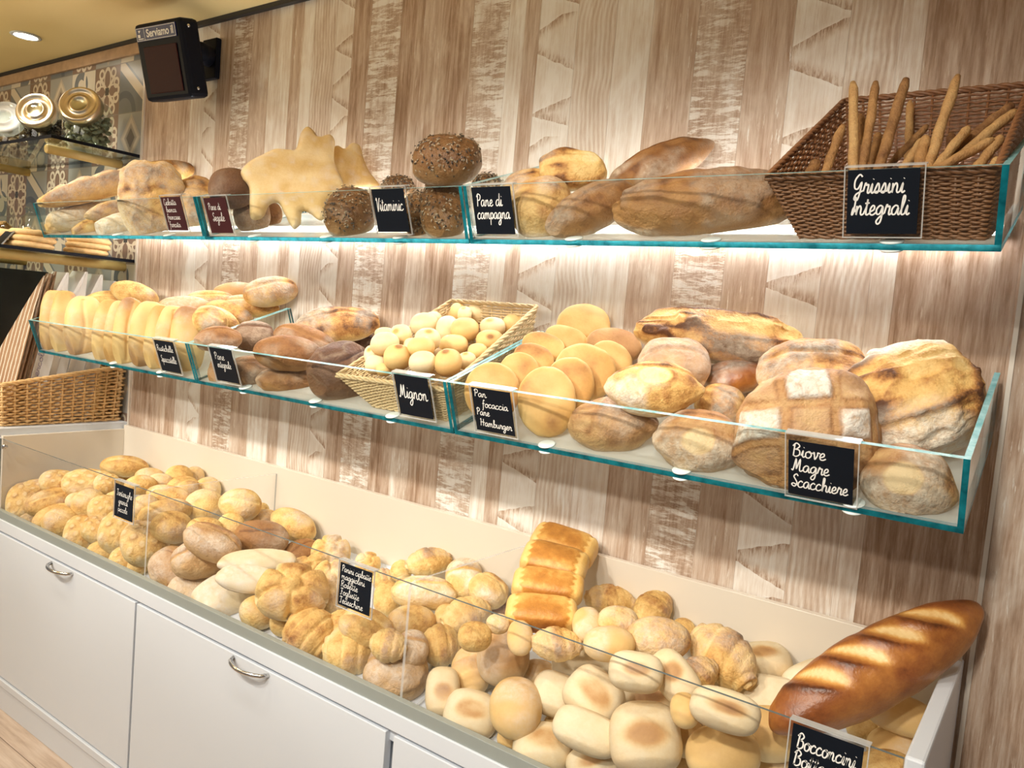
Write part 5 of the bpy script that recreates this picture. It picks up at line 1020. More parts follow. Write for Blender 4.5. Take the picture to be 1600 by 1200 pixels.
 ('M3', 'di', (2.187,-0.1885,1.4191), (0.886,0.391,-0.249), (0.111,0.342,0.933), (0.0689,0.0616,0.0246), 'round flat breads in the third glass tray of the middle shelf', 'broad round bread third from the front of the right row', {}),
 ('M3', 'di', (2.0375,-0.3206,1.3604), (0.807,0.584,0.085), (-0.207,0.144,0.968), (0.0598,0.0634,0.0269), 'round flat breads in the third glass tray of the middle shelf', 'thick round bread at the left front, behind the focaccia sign', {}),
 ('M3', 'di', (2.1864,-0.2467,1.3914), (0.857,0.507,0.092), (-0.19,0.145,0.971), (0.0521,0.0595,0.0208), 'round flat breads in the third glass tray of the middle shelf', 'round bread second from the front of the right row', {}),
 ('M3', 'di', (2.1731,-0.3104,1.3553), (0.84,0.535,0.091), (-0.178,0.114,0.977), (0.0608,0.0734,0.0213), 'round flat breads in the third glass tray of the middle shelf', 'big round bread at the very front, right of the focaccia sign', {}),
 ('M3', 'rd', (2.4358,-0.0761,1.52), (0.958,0.286,-0.018), (-0.116,0.442,0.889), (0.1821,0.0543,0.0488), 'country loaves in the third glass tray of the middle shelf', 'long crusty loaf with pointed ridges lying highest at the back', {'spikes': 1}),
 ('M3', 'lo', (2.493,-0.095,1.4403), (0.871,0.433,0.233), (-0.465,0.573,0.675), (0.0653,0.0379,0.0303), 'country loaves in the third glass tray of the middle shelf', 'golden brown loaf behind, under the long ridged one', {'mat': 'baguette'}),
 ('M3', 'rd', (2.7531,-0.0421,1.4608), (0.973,0.202,0.108), (-0.19,0.448,0.874), (0.0494,0.0446,0.0357), 'country loaves in the third glass tray of the middle shelf', 'crusty golden loaf in the gap behind the two biggest loaves', {}),
 ('M3', 'lo', (2.386,-0.1756,1.4496), (0.927,0.363,0.097), (-0.321,0.631,0.706), (0.0703,0.0633,0.0507), 'country loaves in the third glass tray of the middle shelf', 'floury round loaf behind the pointed loaf with a pale patch', {'mat': 'floury'}),
 ('M3', 'lo', (2.4874,-0.1602,1.3843), (0.979,0.026,-0.202), (0.12,0.728,0.675), (0.0503,0.0451,0.036), 'country loaves in the third glass tray of the middle shelf', 'golden torn loaf left of the checkered one', {}),
 ('M3', 'bi', (2.5073,-0.2972,1.3213), (0.951,0.307,0.04), (-0.224,0.592,0.774), (0.0843,0.0647,0.0518), 'country loaves in the third glass tray of the middle shelf', 'loaf with a pale cut patch on the glass, left of the checkered one', {'patch': [0, -0.35, 0.8], 'mat': 'floury'}),
 ('M3', 'lo', (2.3236,-0.3007,1.3274), (0.924,0.377,0.061), (-0.313,0.656,0.687), (0.0904,0.0582,0.0465), 'country loaves in the third glass tray of the middle shelf', 'dark floury loaf lying on the glass beside the round breads', {'mat': 'floury'}),
 ('M3', 'bi', (2.4051,-0.2967,1.4103), (0.937,0.347,0.035), (-0.238,0.563,0.792), (0.0943,0.0555,0.0444), 'country loaves in the third glass tray of the middle shelf', 'pointed loaf with a round pale patch lying on top', {'patch': [0, 0.05, 1]}),
 ('M3', 'lo', (2.6501,-0.1259,1.4636), (0.959,0.263,0.103), (-0.255,0.654,0.712), (0.1014,0.0725,0.058), 'country loaves in the third glass tray of the middle shelf', 'crusty loaf behind the checkered one, brown torn top', {}),
 ('M3', 'bi', (2.8572,-0.2981,1.3128), (0.981,-0.052,-0.187), (0.177,0.636,0.751), (0.0787,0.0629,0.0503), 'country loaves in the third glass tray of the middle shelf', 'floury grey loaf under the big torn loaf at the right end', {'patch': [0.1, -0.3, 0.8], 'mat': 'floury'}),
 ('M3', 'ch', (2.6916,-0.2869,1.3697), (0.956,0.264,0.128), (-0.184,0.203,0.962), (0.1193,0.1087,0.0761), 'country loaves in the third glass tray of the middle shelf', 'large checkered floury loaf standing beside the biove sign', {'mat': 'floury3'}),
 ('M3', 'rd', (2.8242,-0.1456,1.428), (0.836,0.332,0.437), (-0.541,0.368,0.756), (0.1179,0.106,0.0848), 'country loaves in the third glass tray of the middle shelf', 'huge torn golden loaf at the right end of the tray', {'flourside': 1, 'bake': 0.22}),
 ('W', 'bg', (2.8316,-0.1925,0.9666), (0.6154,0.6182,0.489), (-0.788,0.4964,0.3641), (0.2201,0.062,0.058), 'long loaves in the bread counter', 'huge dark brown slashed baguette leaning out of the bin to the wall corner', {'mat': 'baguette', 'slash': 4}),
]
STICKS = [
 ([(2.6796,-0.2,1.983), (2.7166,-0.285,1.8155), (2.7398,-0.3159,1.713)], 0.0080, 'tall breadstick nearest the left rim, standing upright'),
 ([(2.7171,-0.2,1.979), (2.7281,-0.275,1.8171), (2.7354,-0.3157,1.713)], 0.0077, 'tall breadstick second from the left, slightly slanted'),
 ([(2.7641,-0.2,1.9783), (2.754,-0.275,1.816), (2.7475,-0.3156,1.7131)], 0.0091, 'tall breadstick third from the left, thick and slanted'),
 ([(2.8388,-0.18,1.9831), (2.8248,-0.26,1.8221), (2.8155,-0.3132,1.715)], 0.0083, 'tallest breadstick, right of centre, slanted'),
 ([(2.6696,-0.2,1.9091), (2.6636,-0.26,1.8035), (2.675,-0.3095,1.7163)], 0.0080, 'dark breadstick leaning on the left wall of the basket'),
 ([(2.6767,-0.11,1.9515), (2.6963,-0.16,1.8459), (2.7133,-0.2035,1.754)], 0.0080, 'dark breadstick behind the two leftmost tall ones'),
 ([(2.7507,-0.07,1.9791), (2.7723,-0.14,1.85), (2.7875,-0.1893,1.7591)], 0.0068, 'thin dark breadstick upright against the back wall'),
 ([(2.7166,-0.13,1.9096), (2.7221,-0.19,1.8351), (2.7289,-0.2652,1.7418)], 0.0077, 'breadstick in the gap behind the second tall one'),
 ([(2.7953,-0.14,1.9149), (2.7559,-0.2,1.8381), (2.711,-0.2685,1.7504)], 0.0063, 'dark breadstick slanting behind the thick third one'),
 ([(2.802,-0.2,1.8766), (2.788,-0.25,1.8228), (2.7657,-0.315,1.7365)], 0.0076, 'short pale breadstick left of the tallest one, leaning right'),
 ([(2.8092,-0.22,1.8751), (2.8118,-0.27,1.8145), (2.8157,-0.315,1.722)], 0.0092, 'short thick breadstick just left of the tallest one'),
 ([(2.832,-0.12,1.9035), (2.8422,-0.17,1.8372), (2.8568,-0.2418,1.7422)], 0.0074, 'short breadstick right of the tallest one, behind'),
 ([(2.8695,-0.22,1.8863), (2.8414,-0.27,1.8192), (2.8033,-0.315,1.728)], 0.0076, 'breadstick slanting right, above the sign corner'),
 ([(2.9089,-0.25,1.857), (2.8289,-0.3,1.7972), (2.743,-0.315,1.7329)], 0.0075, 'long breadstick lying low toward the right corner'),
 ([(2.92,-0.15,1.9356), (2.8725,-0.2,1.8742), (2.8109,-0.265,1.7944)], 0.0087, 'upper of the two breadsticks leaning on the right rim'),
 ([(2.9267,-0.17,1.9205), (2.8802,-0.22,1.8584), (2.8197,-0.285,1.7776)], 0.0083, 'lower of the two breadsticks leaning on the right rim'),
 ([(2.9178,-0.24,1.8632), (2.8971,-0.27,1.8166), (2.8551,-0.315,1.7221)], 0.0077, 'short breadstick at the right end, near the rim'),
 ([(2.6434,-0.24,1.8381), (2.6418,-0.28,1.8003), (2.675,-0.315,1.7179)], 0.0099, 'short dark breadstick low at the left of the basket'),
 ([(2.9216,-0.27,1.8242), (2.908,-0.3,1.787), (2.8751,-0.3201,1.7115)], 0.0069, 'breadstick end lowest at the right corner'),
]
STARS = [
 ([(-0.1392,-0.0106),(-0.1203,-0.0347),(-0.1131,-0.0834),(-0.1046,-0.1262),(-0.0882,-0.1323),(-0.0704,-0.1187),(-0.06,-0.0828),(-0.0363,-0.0741),(-0.0183,-0.101),(0.0003,-0.1334),(0.0148,-0.1489),(0.0296,-0.13),(0.0304,-0.0922),(0.0507,-0.0956),(0.0786,-0.1138),(0.094,-0.1021),(0.0981,-0.0577),(0.1112,-0.0205),(0.1322,0.0013),(0.1272,0.0266),(0.1026,0.074),(0.0969,0.1114),(0.0954,0.1485),(0.0789,0.1688),(0.05,0.156),(0.0335,0.1744),(0.0131,0.1859),(-0.0022,0.1599),(-0.0093,0.108),(-0.0317,0.1025),(-0.0669,0.0996),(-0.097,0.0772),(-0.1311,0.049),(-0.149,0.0149)], (1.2206,-0.2301,1.853), (0.7277,0.6859,0), (-0.2703,0.2867,0.9191), 0.021, 'big pale star shaped bread leaning in front, all points showing'),
 ([(-0.0808,0.034),(-0.0815,-0.01),(-0.0713,-0.0582),(-0.0419,-0.0913),(-0.0092,-0.1056),(0.0202,-0.0836),(0.0389,-0.0567),(0.0704,-0.0527),(0.1025,-0.0412),(0.0652,0.0092),(0.0466,0.0511),(0.0324,0.0908),(0.0082,0.0958),(-0.0102,0.074),(-0.0324,0.0819),(-0.0571,0.0625)], (1.2562,-0.0784,1.9139), (0.7277,0.6859,0), (-0.2703,0.2867,0.9191), 0.021, 'second pale star bread, half hidden behind the big one'),
]
# ------------------------------------------------------------------ handwriting (single-stroke script letters, x-height 1)
GL = {
 'a': (1.15, [[(.85, .85), (.45, 1), (.05, .6), (.15, .08), (.55, .1), (.85, .8), (.85, .25), (1.0, 0), (1.2, .2)]]),
 'b': (1.0, [[(0, .1), (.3, 1.3), (.35, 2.0), (.12, 1.9), (.15, .4), (.4, 0), (.8, .3), (.75, .9), (.4, .9), (.2, .5)]]),
 'c': (.95, [[(.75, .8), (.45, 1), (.05, .6), (.12, .1), (.5, 0), (.95, .25)]]),
 'd': (1.15, [[(.85, .85), (.45, 1), (.05, .6), (.15, .08), (.55, .1), (.85, .8), (.9, 2.0), (.85, .3), (1.0, 0), (1.2, .2)]]),
 'e': (.9, [[(0, .3), (.55, .55), (.6, .9), (.35, 1), (.08, .6), (.15, .1), (.5, 0), (.9, .25)]]),
 'f': (.75, [[(.65, 1.75), (.45, 2.0), (.28, 1.6), (.22, 0), (.12, -.75), (-.08, -.85)], [(-.05, .95), (.65, 1.05)]]),
 'g': (1.15, [[(.85, .85), (.45, 1), (.05, .6), (.15, .1), (.55, .15), (.85, .85), (.8, -.6), (.45, -1.0), (.2, -.7), (.6, -.2), (1.2, .25)]]),
 'h': (1.1, [[(0, .1), (.3, 1.3), (.32, 2.0), (.12, 1.9), (.12, 0), (.2, .6), (.55, 1), (.75, .7), (.75, .15), (.95, 0), (1.15, .2)]]),
 'i': (.55, [[(0, .2), (.22, 1), (.2, .2), (.35, 0), (.6, .2)], [(.25, 1.45), (.3, 1.5)]]),
 'l': (.65, [[(0, .2), (.38, 1.4), (.35, 2.0), (.15, 1.8), (.15, .3), (.35, 0), (.7, .2)]]),
 'm': (1.6, [[(.1, 1), (.12, .5), (.12, 0), (.2, .6), (.45, 1), (.62, .7), (.62, 0), (.7, .6), (.95, 1), (1.15, .7), (1.15, .2), (1.35, 0), (1.65, .2)]]),
 'n': (1.15, [[(.1, 1), (.12, .5), (.12, 0), (.2, .6), (.5, 1), (.7, .7), (.7, .2), (.88, 0), (1.2, .2)]]),
 'o': (1.05, [[(.5, 1), (.08, .7), (.15, .1), (.55, 0), (.85, .45), (.6, 1), (.5, .85), (1.1, .8)]]),
 'p': (1.05, [[(0, .3), (.15, 1), (.12, -1.0), (.15, .5), (.5, 1), (.82, .6), (.6, .02), (.25, .15), (1.05, .2)]]),
 'r': (.9, [[(0, .2), (.2, 1.1), (.35, .85), (.62, .9), (.58, .2), (.7, 0), (.95, .2)]]),
 's': (.85, [[(0, .1), (.4, 1.05), (.62, .5), (.45, .02), (.1, .12), (.9, .2)]]),
 't': (.75, [[(0, .2), (.3, 1.0), (.32, 1.7), (.28, .3), (.45, 0), (.8, .2)], [(.02, 1.25), (.62, 1.3)]]),
 'u': (1.15, [[(0, .5), (.1, 1), (.12, .25), (.35, 0), (.7, .35), (.78, 1), (.76, .2), (.92, 0), (1.2, .2)]]),
 'v': (.95, [[(0, .7), (.15, 1), (.3, .1), (.4, 0), (.65, .6), (.65, 1), (1.0, .9)]]),
 'z': (.85, [[(.05, .95), (.65, .95), (.1, .05), (.75, .05), (.9, .2)]]),
 'G': (1.35, [[(1.0, 1.75), (.6, 2.0), (.1, 1.4), (.15, .6), (.6, .5), (1.0, 1.2), (.95, .3), (.7, -.7), (.25, -.6), (.5, -.05), (1.4, .3)]]),
 'I': (.6, [[(.1, 1.7), (.4, 1.9), (.3, .3), (.1, .05), (.25, .8), (.6, .3)]]),
 'P': (1.15, [[(.25, 1.8), (.2, 0)], [(-.05, 1.5), (.35, 2.0), (.95, 1.7), (.75, 1.05), (.25, 1.0)]]),
 'V': (1.1, [[(-.05, 1.6), (.15, 1.95), (.4, .1), (.5, .05), (.9, 1.7), (1.15, 1.95)]]),
 'M': (1.7, [[(-.1, .2), (.15, .1), (.45, 1.9), (.6, .5), (.7, .45), (1.1, 1.9), (1.15, .3), (1.35, 0), (1.7, .25)]]),
 'R': (1.25, [[(.2, 1.8), (.15, 0)], [(-.05, 1.5), (.4, 2.0), (.95, 1.65), (.65, 1.05), (.25, 1.0), (.6, .8), (.95, .1), (1.25, .2)]]),
 'S': (1.1, [[(.95, 1.7), (.65, 2.0), (.25, 1.6), (.6, 1.1), (.9, .6), (.55, .02), (.05, .25), (.3, .5), (1.1, .25)]]),
 'H': (1.5, [[(-.05, 1.7), (.2, 1.9), (.15, 0)], [(1.0, 1.95), (.95, 0)], [(.0, .95), (.6, 1.05), (1.4, 1.0)]]),
 'B': (1.25, [[(.2, 1.8), (.15, 0)], [(-.05, 1.5), (.4, 2.0), (.9, 1.6), (.5, 1.1), (.3, 1.05), (.9, .95), (1.0, .3), (.5, -.05), (.1, .15)]]),
 'T': (1.15, [[(-.05, 1.6), (.1, 1.9), (1.05, 1.85)], [(.55, 1.85), (.5, .2), (.3, 0), (.05, .2)]]),
 'F': (1.1, [[(-.05, 1.7), (.1, 1.9), (1.0, 1.9)], [(.45, 1.9), (.4, .2), (.2, 0), (.0, .2)], [(.2, 1.0), (.8, 1.05)]]),
 'C': (1.15, [[(.95, 1.6), (.65, 2.0), (.1, 1.2), (.2, .2), (.6, 0), (1.15, .3)]]),
}
def cat_rom(p, k=4):
    if len(p) < 3: return p
    p = [p[0]] + p + [p[-1]]; out = []
    for i in range(1, len(p) - 2):
        a, b, c, d = [np.array(q) for q in p[i - 1:i + 3]]
        for j in range(k):
            t_ = j / k
            out.append(tuple(.5 * (2 * b + (c - a) * t_ + (2 * a - 5 * b + 4 * c - d) * t_ ** 2 + (3 * b - a - 3 * c + d) * t_ ** 3)))
    out.append(p[-2]); return out
def write(mb, lines, org, ux, uy, nrm, sw):
    """lines: (text, x0, y0, height of a lowercase letter, width); ribbons of width sw lying on a card"""
    for text, x0, y0, xh, width in lines:
        tot = sum(.75 if ch == ' ' else GL[ch][0] for ch in text); kx = width / tot if width else xh
        x = x0
        for ch in text:
            if ch == ' ': x += .75 * kx; continue
            wd, strokes = GL[ch]
            for st in strokes:
                q = cat_rom(list(st), 4); P = [(x + a * kx + b * xh * .10, y0 + b * xh) for a, b in q]; L = []; R_ = []
                for i, (a, b) in enumerate(P):
                    a0, b0 = P[max(i - 1, 0)]; a1, b1 = P[min(i + 1, len(P) - 1)]
                    dx, dy = a1 - a0, b1 - b0; l_ = math.hypot(dx, dy) or 1; nx, ny = -dy / l_ * sw / 2, dx / l_ * sw / 2
                    L.append((a + nx, b + ny)); R_.append((a - nx, b - ny))
                vs = [org + ux * a + uy * b + nrm for a, b in L] + [org + ux * a + uy * b + nrm for a, b in R_]; n_ = len(P)
                mb.add(vs, [(n_ + i, n_ + i + 1, i + 1, i) for i in range(n_ - 1)])
            x += wd * kx
WD, HD = 0.100, 0.097
UX = Vector((1, 0, 0))
def sign(label, x0, base, up, nrm, lines, card='blackboard', sw=.0012, hook=0.012):
    """card in a clear holder hooked over the glass; base = lower left corner of the card on the pane's outer face"""
    b = Vector(base)
    t = thing('price_sign', label, 'sign', b + UX * (WD / 2), 'handwritten bread signs clipped on the glass')
    mb = MB()
    def q(x, u, n): return b + UX * x + up * u + nrm * n
    def slab(mb, xa, xb, ua, ub, na, nb, mi=0): mb.hexa([q(xa, ua, nb), q(xb, ua, nb), q(xb, ua, na), q(xa, ua, na), q(xa, ub, nb), q(xb, ub, nb), q(xb, ub, na), q(xa, ub, na)], mi)
    slab(mb, -.004, WD + .006, -.005, HD + hook, .0008, .0020, 1)
    slab(mb, -.004, WD + .006, -.0065, -.005, .0008, .0040)
    slab(mb, -.0056, -.004, -.0065, HD + hook, .0008, .0040); slab(mb, WD + .006, WD + .0076, -.0065, HD + hook, .0008, .0040)
    slab(mb, -.0056, WD + .0076, HD + hook, HD + hook + .002, -.012, .0040)
    slab(mb, -.0065, WD + .0085, HD + hook - .012, HD + hook, -.0135, -.012, 1)
    part(mb, 'holder', [M['acry_edge'], M['acrylic']], t)
    mb = MB(); slab(mb, 0, WD, 0, HD, .0023, .0032); part(mb, 'card', M[card], t)
    mb = MB(); write(mb, [(s, a * WD, c * HD, h * HD, w_ * WD) for s, a, c, h, w_ in lines], q(0, 0, 0), UX, up, nrm * .00335, sw)
    part(mb, 'lettering', M['chalk'], t)
def tsign(label, row, x, u, lines, **k):
    zb = 1.6725 if row == 'T' else 1.2586
    P0 = Vector((x, -.352, zb)) + FN * .0006 + FU * u
    sign(label, x, P0, FU, FN, lines, hook=max(.004, .1225 - u - HD), **k)
tsign('maroon sign at the left, with four lines of white script starting Ciabatta', 'T', .828, .028, [('Ciabatta', .10, .76, .095, .62), ('bianca', .14, .55, .085, .5), ('francese', .10, .33, .085, .65), ('farcita', .12, .10, .085, .55)], card='maroon')
tsign('maroon sign reading Pane di Segale in white script', 'T', 1.040, .021, [('Pane di', .14, .66, .10, .55), ('Segale', .22, .34, .12, .55)], card='maroon')
tsign('black sign reading Vitaminic in white script', 'T', 1.701, .026, [('Vitaminic', .08, .50, .15, .84)], sw=.0022)
tsign('black sign reading Pane di campagna in white script', 'T', 1.994, .022, [('Pane di', .10, .60, .13, .66), ('campagna', .08, .33, .13, .84)], sw=.0021)
tsign('black sign reading Grissini Integrali, in front of the breadstick basket', 'T', 2.736, .026, [('Grissini', .08, .64, .145, .72), ('Integrali', .06, .30, .145, .82)], sw=.0024)
tsign('black sign reading Rustichelle Spaccatelle in small script', 'M', .828, .024, [('Rustichelle', .06, .66, .10, .84), ('Spaccatelle', .12, .30, .11, .80)])
tsign('black sign reading Pane integrale in small script', 'M', 1.109, .026, [('Pane', .16, .66, .11, .44), ('integrale', .20, .42, .11, .62)])
tsign('black sign reading Mignon on the mini roll basket tray', 'M', 1.816, .028, [('Mignon', .08, .44, .17, .84)], sw=.0024)
tsign('black sign reading Pan focaccia Pane Hamburger', 'M', 2.038, .024, [('Pan', .06, .80, .085, .32), ('focaccia', .24, .57, .085, .66), ('Pane', .06, .37, .085, .34), ('Hamburger', .12, .12, .085, .82)], sw=.0016)
tsign('black sign reading Biove Magre Scacchiere', 'M', 2.692, .015, [('Biove', .06, .72, .12, .52), ('Magre', .06, .45, .12, .58), ('Scacchiere', .05, .15, .12, .88)], sw=.0021)
YG = -0.4716
for x, z, lb, ln, sw in ((.800, .845, 'black sign on the counter guard reading Tartarughe grandi piccole', [('Tartarughe', .10, .66, .10, .84), ('grandi', .22, .42, .09, .5), ('piccole', .20, .18, .09, .52)], .0011),
 (1.771, .850, 'black sign on the counter guard listing Panini ciabatte to Tedeschine', [('Panini ciabatte', .06, .80, .078, .92), ('maggiolini', .06, .625, .078, .74), ('Rosette', .06, .44, .078, .54), ('Fogliette', .06, .255, .078, .60), ('Tedeschine', .05, .06, .078, .74)], .0011),
 (2.769, .851, 'black sign on the counter guard reading Bocconcini Bottoni, cut by the picture edge', [('Bocconcini', .08, .64, .125, .84), ('Bottoni', .06, .36, .125, .62), ('Sfilatini', .06, .08, .12, .66)], .0022)):
    sign(lb, x, (x, YG, z), Vector((0, 0, 1)), Vector((0, -1, 0)), ln, sw=sw, hook=max(.004, .9515 - z - HD))

# ------------------------------------------------------------------ wicker baskets
def wicker(t, B, R, rows, step, rad, mt, amp=.0028, rim_r=.0055, stakes=18, floor_mat=None):
    """B, R: four bottom and four rim corners, counter-clockwise from above"""
    B = [Vector(p) for p in B]; R = [Vector(p) for p in R]
    per = [(R[(i + 1) % 4] - R[i]).length for i in range(4)]; tot = sum(per); n = int(tot / step / 2) * 2
    cum = [0]
    for p in per: cum.append(cum[-1] + p)
    cen = sum(R, Vector()) / 4
    def loc(s, t_):
        s = s % tot; i = max(k for k in range(4) if cum[k] <= s + 1e-9); f = (s - cum[i]) / per[i]; j = (i + 1) % 4
        return (B[i].lerp(B[j], f)).lerp(R[i].lerp(R[j], f), t_)
    def nrm(s):
        s = s % tot; i = max(k for k in range(4) if cum[k] <= s + 1e-9); j = (i + 1) % 4
        n_ = (R[j] - R[i]).cross((R[i] + R[j]) / 2 - (B[i] + B[j]) / 2); n_.normalize(); return n_
    rr = random.Random(len(B) + rows)
    mb = MB(); 
    for k in range(rows):
        t_ = (k + .5) / rows
        pts = [loc(tot * i / n, t_) + nrm(tot * i / n) * amp * (1 if (i // 2 + k) % 2 else -1) * (1 if i % 2 else .35) + Vector((0, 0, rr.uniform(-.0009, .0009))) for i in range(n)]
        mb.tube(pts, rad, 5, closed=True)
    part(mb, 'woven_wall', M[mt], t)
    mb = MB()
    for i in range(0, n, 4):
        mb.tube([loc(tot * (i + .5) / n, 0), loc(tot * (i + .5) / n, 1.0)], rad * 1.1, 5)
    part(mb, 'stakes', M[mt], t)
    mb = MB()
    for ph in (0, 1, 2):
        pts = [loc(tot * i / n, 1.0) + nrm(tot * i / n) * math.sin(i * .8 + ph * 2.09) * rim_r * .6 + Vector((0, 0, math.cos(i * .8 + ph * 2.09) * rim_r * .6)) for i in range(n)]
        mb.tube(pts, rim_r * .62, 6, closed=True)
    for ph in (0, 1):
        pts = [loc(tot * i / n, 0.0) + nrm(tot * i / n) * math.sin(i * .8 + ph * PI) * .0025 + Vector((0, 0, .003 + math.cos(i * .8 + ph * PI) * .0018)) for i in range(n)]
        mb.tube(pts, .0028, 6, closed=True)
    part(mb, 'rim', M[mt], t)
    mb = MB(); nb = 14
    for i in range(nb + 1):
        f = i / nb; a = B[0].lerp(B[3], f); b = B[1].lerp(B[2], f)
        mb.tube([a.lerp(b, q / 12) + Vector((0, 0, .003 + .0015 * (1 if (i + q) % 2 else -1))) for q in range(13)], .0026, 5)
    nx = 12
    for i in range(nx + 1):
        f = i / nx; mb.tube([B[0].lerp(B[1], f) + Vector((0, 0, .003)), B[3].lerp(B[2], f) + Vector((0, 0, .003))], .0022, 5)
    part(mb, 'woven_bottom', M[mt], t)
def tp(row, x, d, u):
    p = Vector((0, -.352, 1.6725 if row == 'T' else 1.2586)) + BD * d + FU * u; return Vector((x, p.y, p.z))
t = thing('wicker_basket', 'dark brown wicker basket full of breadsticks in the upper right tray', 'basket', tp('T', 2.79, .16, .0115))
wicker(t, [tp('T', 2.655, .028, .0120), tp('T', 2.925, .028, .0120), tp('T', 2.928, .320, .0120), tp('T', 2.66, .320, .0120)],
 [tp('T', 2.604, .014, .115), tp('T', 2.932, .014, .115), tp('T', 2.935, .402, .204), tp('T', 2.626, .402, .204)], 30, .0075, .0023, 'wicker_d', amp=.0022)
t = thing('wicker_basket', 'pale honey wicker basket holding mini rolls in the middle tray of the lower row', 'basket', tp('M', 1.82, .16, .0115))
wicker(t, [tp('M', 1.690, .032, .0120), tp('M', 1.925, .032, .0120), tp('M', 1.935, .325, .0120), tp('M', 1.705, .325, .0120)],
 [tp('M', 1.590, .022, .086), tp('M', 1.942, .022, .092), tp('M', 1.953, .386, .179), tp('M', 1.672, .386, .179)], 26, .0080, .0023, 'wicker_p', amp=.0024)
t = thing('wicker_basket', 'big honey wicker basket of paper bags on the white counter at the left', 'basket', (-.38, -.235, .984))
wicker(t, [(-.70, -.445, .9845), (-.05, -.445, .9845), (-.05, -.02, .9845), (-.70, -.02, .9845)],
 [(-.715, -.458, 1.135), (-.038, -.458, 1.135), (-.038, -.012, 1.205), (-.715, -.012, 1.205)], 16, .0105, .0042, 'wicker', amp=.0062, rim_r=.008)

# breadsticks
def stick(i, pts, r, label):
    rr = np.random.default_rng(40 + i); P = [Vector(p) for p in pts]; n = 26; q = []; k = len(P) - 1
    for j in range(n):
        f = j / (n - 1) * k; a = min(int(f), k - 1); q.append(P[a].lerp(P[a + 1], f - a) + Vector(rr.normal(0, .0008, 3)))
    q = [q[0]] + [(q[j - 1] + q[j] * 2 + q[j + 1]) / 4 for j in range(1, n - 1)] + [q[-1]]
    rs = [r * (1 + .10 * math.sin(j * 1.3 + i) * rr.uniform(.3, 1)) * (.55 if j in (0, n - 1) else .92 if j in (1, n - 2) else 1) for j in range(n)]
    mb = MB(); mb.tube(q, rs, 12); o = mb.build('breadstick', M['stick'])
    for kx, v in (('toast', None), ('flour', None)):
        a_ = o.data.attributes.new(kx, 'FLOAT', 'POINT')
        a_.data.foreach_set('value', np.array([.30 + .35 * rr.random() if kx == 'toast' else 0.0 for _ in o.data.vertices], np.float32) * 0 + (np.float32(.25 + .25 * (i % 3)) if kx == 'toast' else 0))
    tag(o, label, 'breadstick', 'breadsticks in the dark wicker basket')
for i, (pts, r, lb) in enumerate(STICKS): stick(i, pts, r, lb)

# star shaped breads
def star(idx, pts, c, ex, ey, thick, label):
    P = np.array(pts); n = len(P)
    q = cat_rom([tuple(P[i % n]) for i in range(n + 1)], 5)[:-1]
    poly = [Vector(a) for a in q]; mn = P.min(0); mxx = P.max(0); g = .007; inner = []
    Q = np.array(q); E0 = Q; E1 = np.roll(Q, -1, 0)
    def dist(p):
        d_ = E1 - E0; t_ = np.clip(((p - E0) * d_).sum(1) / (d_ ** 2).sum(1), 0, 1); return np.sqrt((((E0 + d_ * t_[:, None]) - p) ** 2).sum(1)).min()
    def ins(p):
        x_, y_ = p; k = (E0[:, 1] > y_) != (E1[:, 1] > y_)
        return (k & (x_ < (E1[:, 0] - E0[:, 0]) * (y_ - E0[:, 1]) / (E1[:, 1] - E0[:, 1] + 1e-12) + E0[:, 0])).sum() % 2 == 1
    for a in np.arange(mn[0], mxx[0], g):
        for b in np.arange(mn[1], mxx[1], g):
            if ins((a, b)) and dist(np.array((a, b))) > g * .6: inner.append(Vector((a, b)))
    co = poly + inner
    v, _, f, *_ = delaunay_2d_cdt(co, [(i, (i + 1) % len(poly)) for i in range(len(poly))], [], 1, 1e-5)
    V = np.array([tuple(a) for a in v]); D_ = np.array([dist(a) for a in V]); R0 = thick * 1.25
    nz = vnoise(np.c_[V, np.zeros(len(V))], 22, idx)
    h = thick * np.sqrt(np.clip(1 - (1 - np.clip(D_ / R0, 0, 1)) ** 2, 0, 1)) * (1 + .14 * nz)
    ok = D_ < 1e-4
    vs = []; mapb = {}
    for i, (a, b) in enumerate(V): vs.append((a, b, h[i] * .62 if not ok[i] else 0))
    for i, (a, b) in enumerate(V):
        if ok[i]: mapb[i] = i
        else: mapb[i] = len(vs); vs.append((a, b, -h[i] * .38))
    fs = [tuple(x) for x in f] + [tuple(mapb[i] for i in reversed(x)) for x in f]
    mb = MB(); mb.add(vs, fs, 0, True); o = mb.build('star_bread', M['star'])
    Vv = np.array(vs); n1 = vnoise(Vv, 26, idx + 3); n2 = vnoise(Vv, 60, idx + 4)
    to = np.clip(.22 + .28 * n1 + .12 * n2, 0, 1); fl = np.clip(.35 * sst(n2, 0, .5), 0, 1)
    for kx, vv in (('toast', to), ('flour', fl)):
        a_ = o.data.attributes.new(kx, 'FLOAT', 'POINT'); a_.data.foreach_set('value', vv.astype(np.float32))
    ex = Vector(ex); ey = Vector(ey); ez = ex.cross(ey); mm = Matrix((ex, ey, ez)).transposed().to_4x4(); mm.translation = Vector(c); o.matrix_world = mm
    tag(o, label, 'bread', 'pale star shaped breads in the upper middle tray')
for i, s_ in enumerate(STARS): star(i, *s_)

for i, b in enumerate(BREADS): place_bread(i, *b)

